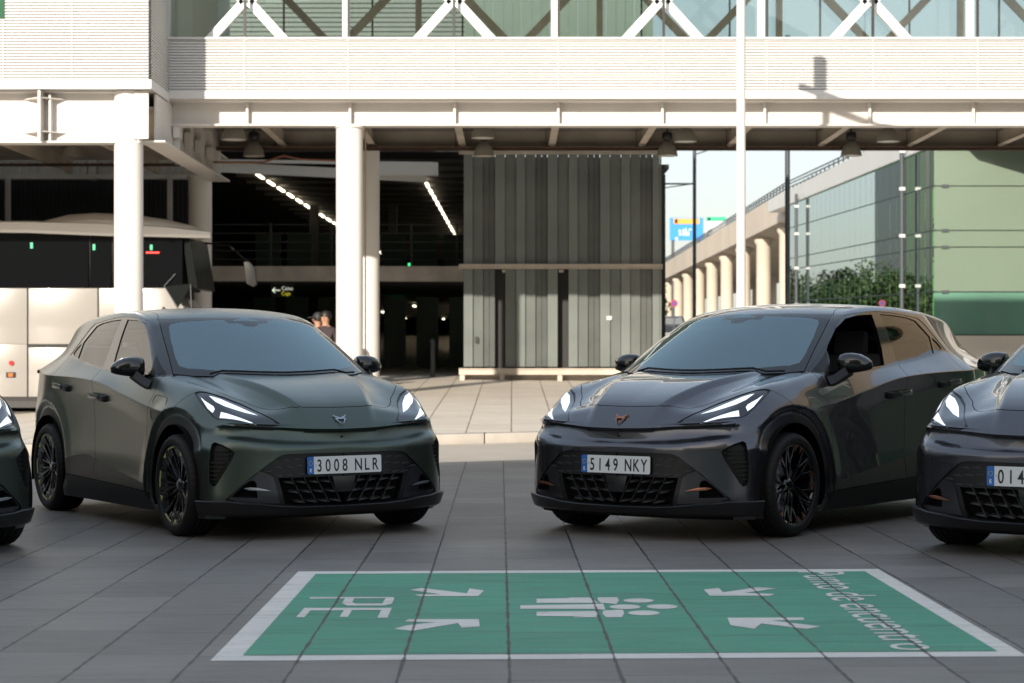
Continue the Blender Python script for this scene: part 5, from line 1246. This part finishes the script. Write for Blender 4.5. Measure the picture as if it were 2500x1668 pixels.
def mirrored(o, parent):
    """mirror a thing built for +y to the other side, with real meshes"""
    c = bpy.data.objects.new(o.name.split('.')[0], None if o.type == 'EMPTY' else o.data.copy()); C.objects.link(c); c.parent = parent
    if o.type == 'MESH':
        me = c.data
        bm = bmesh.new(); bm.from_mesh(me)
        for v in bm.verts: v.co.y *= -1
        bmesh.ops.reverse_faces(bm, faces=bm.faces); bm.to_mesh(me); bm.free()
    for ch in o.children: mirrored(ch, c)
    return c

def make_car():
    bm, lay = build_half(); PT = half_to_parts(bm, lay); bm.free()
    PA = M_GREEN; root = empty('hatchback_car')
    t = T
    def par(o, p): o.parent = p; return o
    body = mk('body', PT, [t['body'], t['pillar'], t['dlo'], t['gap'], t['sail'], t['wall'], t['sideseal']], [PA, M_GBLK, M_GBLK, M_DEEP, M_BLK, M_BLK, M_DEEP], root)
    mk('bonnet', PT, [t['hood']], [PA], root)
    mk('roof', PT, [t['roof']], [PA], root)
    mk('windscreen', PT, [t['ws'], t['frit']], [M_WS, M_FRIT], root)
    mk('rear_window', PT, [t['rwin']], [M_SGF], root)
    for s in (1, -1):
        fd = mk('front_door', PT, [t['fdoor']], [PA], root, s); rd = mk('rear_door', PT, [t['rdoor']], [PA], root, s)
        w = mk('window', PT, [t['fglass']], [M_SGF], fd, s); w['_k'] = 'fw%d' % s
        mk('window', PT, [t['rglass']], [M_SG], rd, s); mk('quarter_window', PT, [t['qglass']], [M_SG], rd, s)
        mk('door_trim', PT, [t['clad']], [M_PAT], root, s); mk('sill', PT, [t['sill']], [M_MBLK], root, s)
        mk('wheel_arch_trim', PT, [t['cladding']], [M_CLAD], root, s)
        hl = mk('headlight', PT, [t['lamp'], t['lens']], [M_BLK, M_LENS], root, s); mk('daytime_running_light', PT, [t['drl']], [M_DRL], hl, s)
        mk('air_intake', PT, [t['intake']], [M_MBLK], root, s)
        fb = mk('bumper_bezel', PT, [t['fog'], t['fogblack']], [M_SATIN, M_DEEP], root, s)
        b = MB(); q = [(.628,.655,.333),(.645,.617,.338),(.662,.577,.335),(.676,.537,.326),(.692,.491,.313),(.676,.537,.315),(.662,.578,.317),(.645,.620,.321)]
        b.quadprism([(x+.004, y*s, z) for x, y, z in q], (.012, .006*s, 0)); b.build('bezel_blade', M_SILVER, fb, bevel=.002)
        # intake louvres and sensor
        lv = MB()
        for k in range(9):
            z = .36+.026*k; a = .805-.02*(z > .5); x1 = .49+.10*min(1, (z-.33)/.2)
            lv.bar((.462, a*s, z), (.462+(x1-.49)*.8+.012, (a-.07*min(1, (z-.33)/.15))*s, z-.004), .012, .005)
        lv.lathe([(.0001,.012),(.014,.012),(.014,0)], 16, 'z', (.565, .700*s, .540)); lv.build('louvres', M_BLK, root)
        # door handles
        for d_, xa, xb, za, zb in ((fd, -1.40, -1.62, .872, .882), (rd, -2.20, -2.40, .934, .948)):
            h = MB(); p = side_pt(xa, za, .028); q2 = side_pt(xb, zb, .022)
            h.bar((p.x, p.y*s, p.z), (q2.x, q2.y*s, q2.z), .016, .036); o = h.build('door_handle', PA, d_, bevel=.005)
            k = MB(); p = side_pt(xa+.02, za-.006, .004); q2 = side_pt(xa+.10, za-.012, .004)
            k.bar((p.x-.03, p.y*s, p.z), (q2.x, q2.y*s, q2.z), .050, .042); k.build('handle_pocket', M_BLK, d_, bevel=.006)
    # charge flap outline on the right-hand side
    fl = MB(); pts = [side_pt(x, z, .0006) for x, y, z in FT['flap']]
    for i in range(len(pts)): a, b = pts[i], pts[(i+1) % len(pts)]; fl.bar((a.x, -a.y, a.z), (b.x, -b.y, b.z), .0030, .0022)
    fl.build('charge_flap_seam', M_DEEP, body)
    # lower grille, fins and plate carrier
    g = mk('lower_grille', PT, [t['mask'], t['gril']], [M_BLK, M_DEEP], root)
    fn = MB()
    for s in (1, -1):
        for r_ in range(3):
            for k in range(4):
                y = .088+.083*k-.033*r_; z = .350-.061*r_; x = .704-.018*(y/.4)**2
                fn.quadprism([(x, s*y, z), (x, s*(y+.016), z+.016), (x, s*(y+.072), z+.014)], (-.035, 0, .010))
                fn.bar((x, s*y, z), (x, s*(y+.030), z+.056), .003, .02, up=(1, 0, 0))
        for (y, z) in ((.300,.500),(.368,.497),(.282,.462),(.350,.455),(.42,.452),(.272,.408),(.345,.402),(.412,.40),(.48,.43)):
            x = float(F_front(np.array([y]), np.array([z]))[0])-.006
            fn.quadprism([(x, s*y, z-.002), (x-.001, s*(y+.014), z+.010), (x-.004, s*(y+.060), z+.007)], (-.016, 0, .007))
    fn.build('grille_fins', mat('fin_plastic', (.026, .027, .030), .34), g)
    sn = MB(); sn.quadprism([(.716,-.082,.392),(.716,.082,.392),(.716,.066,.325),(.714,.050,.290),(.714,-.050,.290),(.716,-.066,.325)], (-.03, 0, 0)); sn.build('radar_cover', M_RAD, root, bevel=.004)
    cd = MB(); cd.lathe([(.0001,.713),(.005,.713),(.006,.70)], 14, 'x', (-.022, 0, .640)); cd.build('parking_camera', M_DEEP, root)
    # front lip
    con = [(.700,0,.207),(.700,.30,.210),(.695,.43,.220),(.668,.56,.236),(.622,.67,.243),(.583,.735,.254),(.53,.80,.254),(.47,.845,.254),(.385,.873,.254)]
    full = [(x, -y, z) for x, y, z in con[::-1][:-1]]+con; V = []; F = []
    sec = lambda zt: [(-.09, zt-.001), (.004, zt-.001), (.010, zt-.007), (.004, .5*zt+.095), (-.014, .170), (-.036, .157), (-.25, .154)]
    for i, (x, y, zt) in enumerate(full):
        p = Vector(full[max(i-1, 0)][:2]); q = Vector(full[min(i+1, len(full)-1)][:2]); d = (q-p).normalized(); no = Vector((d.y, -d.x))
        for o_, z in sec(zt): V.append((x+no.x*o_, y+no.y*o_, z))
    m_ = len(sec(.2))
    for i in range(len(full)-1):
        for k in range(m_-1): F.append((i*m_+k, i*m_+k+1, (i+1)*m_+k+1, (i+1)*m_+k))
    F += [tuple(range(m_)), tuple(range((len(full)-1)*m_, len(full)*m_))]
    lp = MB(); lp.add(V, F); lp.build('front_lip', M_LIPM, root, smooth=True, angle=28)
    # badge
    bd = MB(); wing = [(-.1,0),]
    def badge_poly(p, s): return [(x*s, y) for x, y in (p if s > 0 else p[::-1])]
    A_ = [(0,.008),(.030,.022),(.0475,.036),(.040,.018),(.0365,.014),(.033,.018),(.034,.010),(.020,.006),(.0385,.002),(.036,-.004),(.004,-.050),(.0025,-.050),(.0225,-.012),(.020,-.002),(0,-.004)]
    fr = Matrix(((0, -math.sin(R(43)), math.cos(R(43))), (1, 0, 0), (0, math.cos(R(43)), math.sin(R(43))))).to_4x4()
    for s in (1, -1):
        pl = badge_poly(A_, s); bd.quadprism([(x, y, 0) for x, y in pl], (0, 0, .006))
    bo = bd.build('badge', M_SILVER, root); bo.matrix_local = Matrix.Translation((.660, 0, .7505)) @ fr
    # mirrors, antenna, wipers
    m1 = make_mirror(); m1.parent = root; mirrored(m1, root)
    an = MB(); an.add([(-2.30,0,1.485),(-2.44,.022,1.478),(-2.44,-.022,1.478),(-2.42,0,1.542),(-2.455,0,1.538)], [(0,1,3),(0,3,2),(1,4,3),(2,3,4),(1,2,4)]); an.build('roof_antenna', M_GBLK, root, smooth=True)
    wp = MB()
    for y0, y1 in ((.60, .02), (.02, -.50)):
        f_ = lambda y: (cowl(abs(y))[0]-.035, y, cowl(abs(y))[1]+.022)
        wp.tube([f_(y) for y in np.linspace(y0, y1, 7)], .0065, 6)
    wp.build('wiper', M_MBLK, root)
    # number plate base
    # rear: lamp strip, underbody, wells
    ub = MB(); ub.box(-3.1, .45, -.62, .62, .17, .24); ub.box(-2.2, -.45, -.80, .80, .17, .26)
    ub.box(.0, .60, -.55, .55, .20, .55); ub.build('underbody', M_DEEP, root)
    for cx in (0., -2.6):
        for s in (1, -1):
            wl = MB(); V = []; F = []; n = 28
            for k in range(n+1):
                a = -.30+(math.pi+.6)*k/n
                for y, rr in ((.872, .388), (.84, .392), (.50, .40), (.50, .02)): V.append((cx+rr*math.cos(a), s*y, .33+rr*math.sin(a)))
            for k in range(n):
                for j in range(3): F.append((k*4+j, k*4+j+1, k*4+j+5, k*4+j+4))
            wl.add(V, F); wl.build('wheel_well', M_DEEP, root)
    tl = MB()
    for s in (1, -1): tl.quadprism([(-3.285,.66*s,1.062),(-3.22,.735*s,1.062),(-3.14,.772*s,1.05),(-3.16,.765*s,1.03),(-3.25,.71*s,1.03),(-3.29,.66*s,1.035)], (0, 0, .004))
    tl.build('tail_light', mat('tail_lens', (.35, .05, .04), .15, coat=1), root)
    # cabin
    it = empty('interior'); it.parent = root
    d = MB(); d.quadprism([(-.30,-.62,1.005),(-.30,.62,1.005),(-.62,.64,1.01),(-.80,.64,.96),(-.80,-.64,.96),(-.62,-.64,1.01)], (0, 0, -.25)); d.box(-.84, -.60, .18, .52, .90, 1.055); d.build('dashboard', M_DASH, it, bevel=.02)
    cb = MB(); cb.box(-2.95, -.35, -.74, .74, .28, .34); cb.box(-2.95, -.35, -.765, -.745, .3, .98); cb.box(-2.95, -.35, .745, .765, .3, .98); cb.box(-2.95, -2.90, -.7, .7, .3, 1.0); cb.build('cabin_lining', M_MBLK, it)
    for s in (1, -1):
        se = MB(); y = .36*s
        se.quadprism([(-1.62,y-.24,.55),(-1.18,y-.24,.60),(-1.12,y-.24,.52),(-1.14,y-.24,.40),(-1.66,y-.24,.40)], (0, .48, 0))
        se.quadprism([(-1.60,y-.23,.56),(-1.50,y-.23,.62),(-1.66,y-.19,1.15),(-1.76,y-.19,1.14),(-1.74,y-.23,.60)], (0, .46, 0))
        so = se.build('front_seat', M_SEAT, it, bevel=.035)
        he = MB(); he.quadprism([(-1.66,y-.12,1.14),(-1.69,y-.12,1.31),(-1.76,y-.12,1.31),(-1.76,y-.12,1.14)], (0, .24, 0)); he.build('headrest', M_SEAT, so, bevel=.03)
    rs = MB(); rs.box(-2.75, -2.25, -.62, .62, .4, .62); rs.quadprism([(-2.70,-.62,.6),(-2.60,-.62,.62),(-2.78,-.58,1.12),(-2.88,-.58,1.12)], (0, 1.22, 0)); rs.build('rear_seat', M_SEAT, it, bevel=.03)
    sw = MB(); cc = Vector((-.86, .36, 1.00)); ax = Vector((-.88, 0, .47)).normalized(); u = Vector((0, 1, 0)); v = ax.cross(u)
    sw.tube([cc+.18*(math.cos(a)*u+math.sin(a)*v) for a in np.linspace(0, 2*math.pi, 33)], .014, 8, cap=False); sw.bar(cc-.17*u, cc+.17*u, .03, .04); sw.bar(cc, cc-.17*v, .03, .03)
    sw.lathe([(.0001,.02),(.05,.02),(.06,-.02)], 16, 'x', tuple(cc)); sw.bar(cc, cc-ax*.25, .07, .07); sw.build('steering_wheel', M_BLK, it, smooth=True)
    # black triangular camera housing behind the top of the screen
    ch = MB(); zz = lambda x, y: float(T_top(np.array([x]), np.array([abs(y)]))[0])-.022
    o_ = [(-.880,-.155),(-.880,.155),(-.815,.145),(-.79,.06),(-.755,.04),(-.755,-.04),(-.79,-.06),(-.815,-.145)]
    ch.quadprism([(x, y, zz(x, y)) for x, y in o_], (0, 0, -.03)); ch.cur = 1
    i_ = [(-.872,0),(-.825,.09),(-.825,-.09)]
    ch.quadprism([(x, y, zz(x, y)+.004) for x, y in i_], (0, 0, -.003)); ch.build('mirror_housing', [M_MBLK, M_SATIN], it)
    # inner lining of roof, pillars and rear
    li = mk('headlining', PT, [t['roof'], t['pillar'], t['dlo'], t['body']], [M_MBLK]*4, it)
    b2 = bmesh.new(); b2.from_mesh(li.data)
    dl = [f for f in b2.faces if f.calc_center_median().z < .99 or f.calc_center_median().x > -.40]
    bmesh.ops.delete(b2, geom=dl, context='FACES'); cen = Vector((-1.7, 0, .95))
    co = np.array([v.co[:] for v in b2.verts]); nn = snormal(co*[1, 0, 1]+np.abs(co)*[0, 1, 0])*np.stack([np.ones(len(co)), np.sign(co[:, 1]+1e-9), np.ones(len(co))], 1)
    for v, n in zip(b2.verts, nn): v.co -= Vector(n)*.028
    bmesh.ops.reverse_faces(b2, faces=b2.faces); b2.to_mesh(li.data); b2.free()
    if li.data.has_custom_normals:
        li.data.attributes.remove(li.data.attributes['custom_normal']) if 'custom_normal' in li.data.attributes else None
    return root

def add_plate(root, txt):
    p = empty('number_plate'); p.parent = root
    M = Matrix(((0, 0, 1), (1, 0, 0), (0, 1, 0))).to_4x4(); p.matrix_local = Matrix.Translation((.7185, 0, .464)) @ Matrix.Rotation(R(-2), 4, 'Y') @ M
    b = MB(); hw, hh = .26, .055
    def rr(x0, x1, y0, y1, r, l=1, rt=1):
        o = []
        for cx, cy, a0, on in ((x1-r, y1-r, 0, rt), (x0+r, y1-r, 90, l), (x0+r, y0+r, 180, l), (x1-r, y0+r, 270, rt)):
            if on: o += [(cx+r*math.cos(R(a0+a)), cy+r*math.sin(R(a0+a)), 0) for a in (0, 30, 60, 90)]
            else: o += [(cx+r*(1 if cx > (x0+x1)/2 else -1), cy+r*(1 if cy > 0 else -1), 0)]
        return o
    b.quadprism(rr(-hw+.045, hw, -hh, hh, .010, l=0), (0, 0, .003)); b.cur = 1; b.quadprism(rr(-hw, -hw+.0448, -hh, hh, .010, rt=0), (0, 0, .003))
    b.build('plate', [M_PLATE, M_PBLUE], p)
    c = MB(); c.box(-.24, .24, -.05, .05, -.02, -.001); c.build('plate_carrier', M_BLK, p)
    def T_(s, size, x, y, sx, m, bold=0):
        o = text_mesh(s, size, m, 'lettering', p, .0012, sx, 'LEFT', bold=bold); o.location = (x, y, .0036); return o
    xs = {'3008 NLR': (-.196, 1), '5149 NKY': (-.196, 1), '014': (-.196, 1)}
    x = -.200; 
    for chx in txt:
        if chx == ' ': x += .036; continue
        o = text_mesh(chx, .108, M_PTXT, 'lettering', p, .0012, .70, 'CENTER', bold=.0012); o.location = (x+.024, -.0385, .0036); x += .0592
    o = text_mesh('E', .030, M_PLATE, 'lettering', p, .0012, 1, 'CENTER', bold=.0008); o.location = (-.2375, -.041, .0036)
    st = MB()
    for k in range(12):
        a = 2*math.pi*k/12; st.lathe([(.0001,.0048),(.0017,.0048),(.0017,.003)], 6, 'z', (-.2375+.0125*math.cos(a), .014+.0125*math.sin(a), 0))
    st.build('plate_stars', M_STAR, p)
    sc_ = MB(); sc_.lathe([(.0001,.006),(.004,.0055),(.005,.003)], 12, 'z', (-.203, .002, 0)); sc_.build('plate_screw', M_SILVER, p)
    return p
WHEELS = {}
for kind in ('green', 'grey'): WHEELS[kind] = make_wheel(kind)
CAR0 = make_car()
GREYMAP = {'_': '_grey', 'paint_green': M_GREY, 'cladding_plastic': mat('cladding_gloss', (.010, .010, .011), .26), 'silver': M_COPPER}
first = {'car': True, 'green': True, 'grey': True}
def place_car(kind, th, X, Z, side, plate, label, openwin=False):
    """side 'L': nose to the right of the picture, 'R': nose to the left"""
    if kind == 'green' and first['car']: c = CAR0; first['car'] = False
    else: c = copy_tree(CAR0, None, GREYMAP if kind == 'grey' else None, skip=('fw1', 'plate', 'wheel') if openwin else ('plate', 'wheel'))
    c.location = (X, Z, TILT*X); th = R(th)
    c.rotation_euler = Matrix.Rotation(-TILT, 3, 'Y').to_4x4().to_euler()
    M = Matrix.Rotation(-TILT, 4, 'Y') @ Matrix.Rotation(-(math.pi/2-th) if side == 'L' else -(math.pi/2+th), 4, 'Z')
    c.rotation_euler = M.to_euler()
    tag(c, label, 'car', 'compact electric hatchbacks parked on the plaza')
    p = add_plate(c, plate)
    for q in [p]+list(p.children): q['_k'] = 'plate'
    for x in (0., -2.6):
        for s in (1, -1):
            if first[kind]: w = WHEELS[kind]; w.parent = c; first[kind] = False
            else: w = copy_tree(WHEELS[kind], c)
            w['_k'] = 'wheel'; w.location = (x, s*.762, .328); w.rotation_euler = (0, R(31*(x+1)*s), 0 if s > 0 else math.pi)
    return c
place_car('green', 30.879, -1.4292, 13.2565, 'L', '3008 NLR', 'matte dark green hatchback with silver badge and plate 3008 NLR, complete at left')
place_car('grey', 37.599, 1.0895, 13.0355, 'R', '5149 NKY', 'glossy dark grey hatchback with copper badge, open driver window and plate 5149 NKY', True)
place_car('grey', 38.6, 3.305, 11.51, 'R', '014', 'glossy dark grey hatchback cut off by the right edge, plate starting 014')
place_car('green', 33.1, -3.835, 11.871, 'L', '', 'dark green hatchback cut off by the left edge, only its front corner showing')
# ---------------------------------------------------------------- repeats collected in one mesh become parts of their own
def split_loose(o, name, limit=100):
    me = o.data; n = len(me.vertices); par = list(range(n))
    def find(a):
        while par[a] != a: par[a] = par[par[a]]; a = par[a]
        return a
    for e in me.edges:
        a, b = find(e.vertices[0]), find(e.vertices[1])
        if a != b: par[a] = b
    groups = {}
    for p in me.polygons: groups.setdefault(find(p.vertices[0]), []).append(p.index)
    if len(groups) < 2 or len(groups) > limit: return
    cn = None
    if me.has_custom_normals: cn = [tuple(l.normal) for l in me.corner_normals] if hasattr(me.corner_normals[0], 'normal') else [tuple(c.vector) for c in me.corner_normals]
    for gi, idx in enumerate(groups.values()):
        vs = {}; F = []; MI = []; SM = []; NN = []
        for i in idx:
            p = me.polygons[i]; F.append([vs.setdefault(v, len(vs)) for v in p.vertices]); MI.append(p.material_index); SM.append(p.use_smooth)
            if cn: NN += [cn[k] for k in p.loop_indices]
        m2 = bpy.data.meshes.new(name); m2.from_pydata([me.vertices[v].co[:] for v in vs], [], F)
        for k in me.materials: m2.materials.append(k)
        m2.polygons.foreach_set('material_index', MI); m2.polygons.foreach_set('use_smooth', SM); m2.update()
        if cn: m2.normals_split_custom_set(NN)
        q = bpy.data.objects.new(name, m2); C.objects.link(q); q.parent = o.parent; q.matrix_local = o.matrix_local.copy()
    for ch in list(o.children): ch.parent = o.parent
    bpy.data.objects.remove(o)
SPLIT = {'green_partition': 'green_partition', 'mullions': 'mullion', 'ceiling_lights': 'ceiling_light', 'front_bracing': 'brace', 'rear_bracing': 'rear_brace', 'cross_beam': 'cross_beam', 'glass_channel_light': 'glass_channel', 'glass_channel_dark': 'glass_channel', 'glass_channel_mid': 'glass_channel',
         'green_fins': 'green_fin', 'glass_clamps': 'glass_clamp', 'front_panels': 'glass_panel', 'ceiling_joists': 'ceiling_joist', 'clamp': 'clamp', 'sign_legs': 'sign_leg', 'plate_stars': 'plate_star', 'wheel_arch_trim': 'wheel_arch_trim', 'tail_light': 'tail_light',
         'eyes': 'eye', 'exit_sticker': 'exit_sticker', 'wheels': 'wheel', 'glazing': 'glass_panel', 'rails': 'rail', 'side_glazing': 'side_glass_panel', 'window': 'window', 'rim_accent': 'rim_accent', 'wiper': 'wiper', 'lane_symbols': 'lane_symbol', 'plinth_steps': 'plinth_step', 'bracket': 'bracket'}
for o in list(scene.objects):
    if o.type == 'MESH' and o.name.split('.')[0] in SPLIT and (o.parent or o.get('label')):
        split_loose(o, SPLIT[o.name.split('.')[0]])
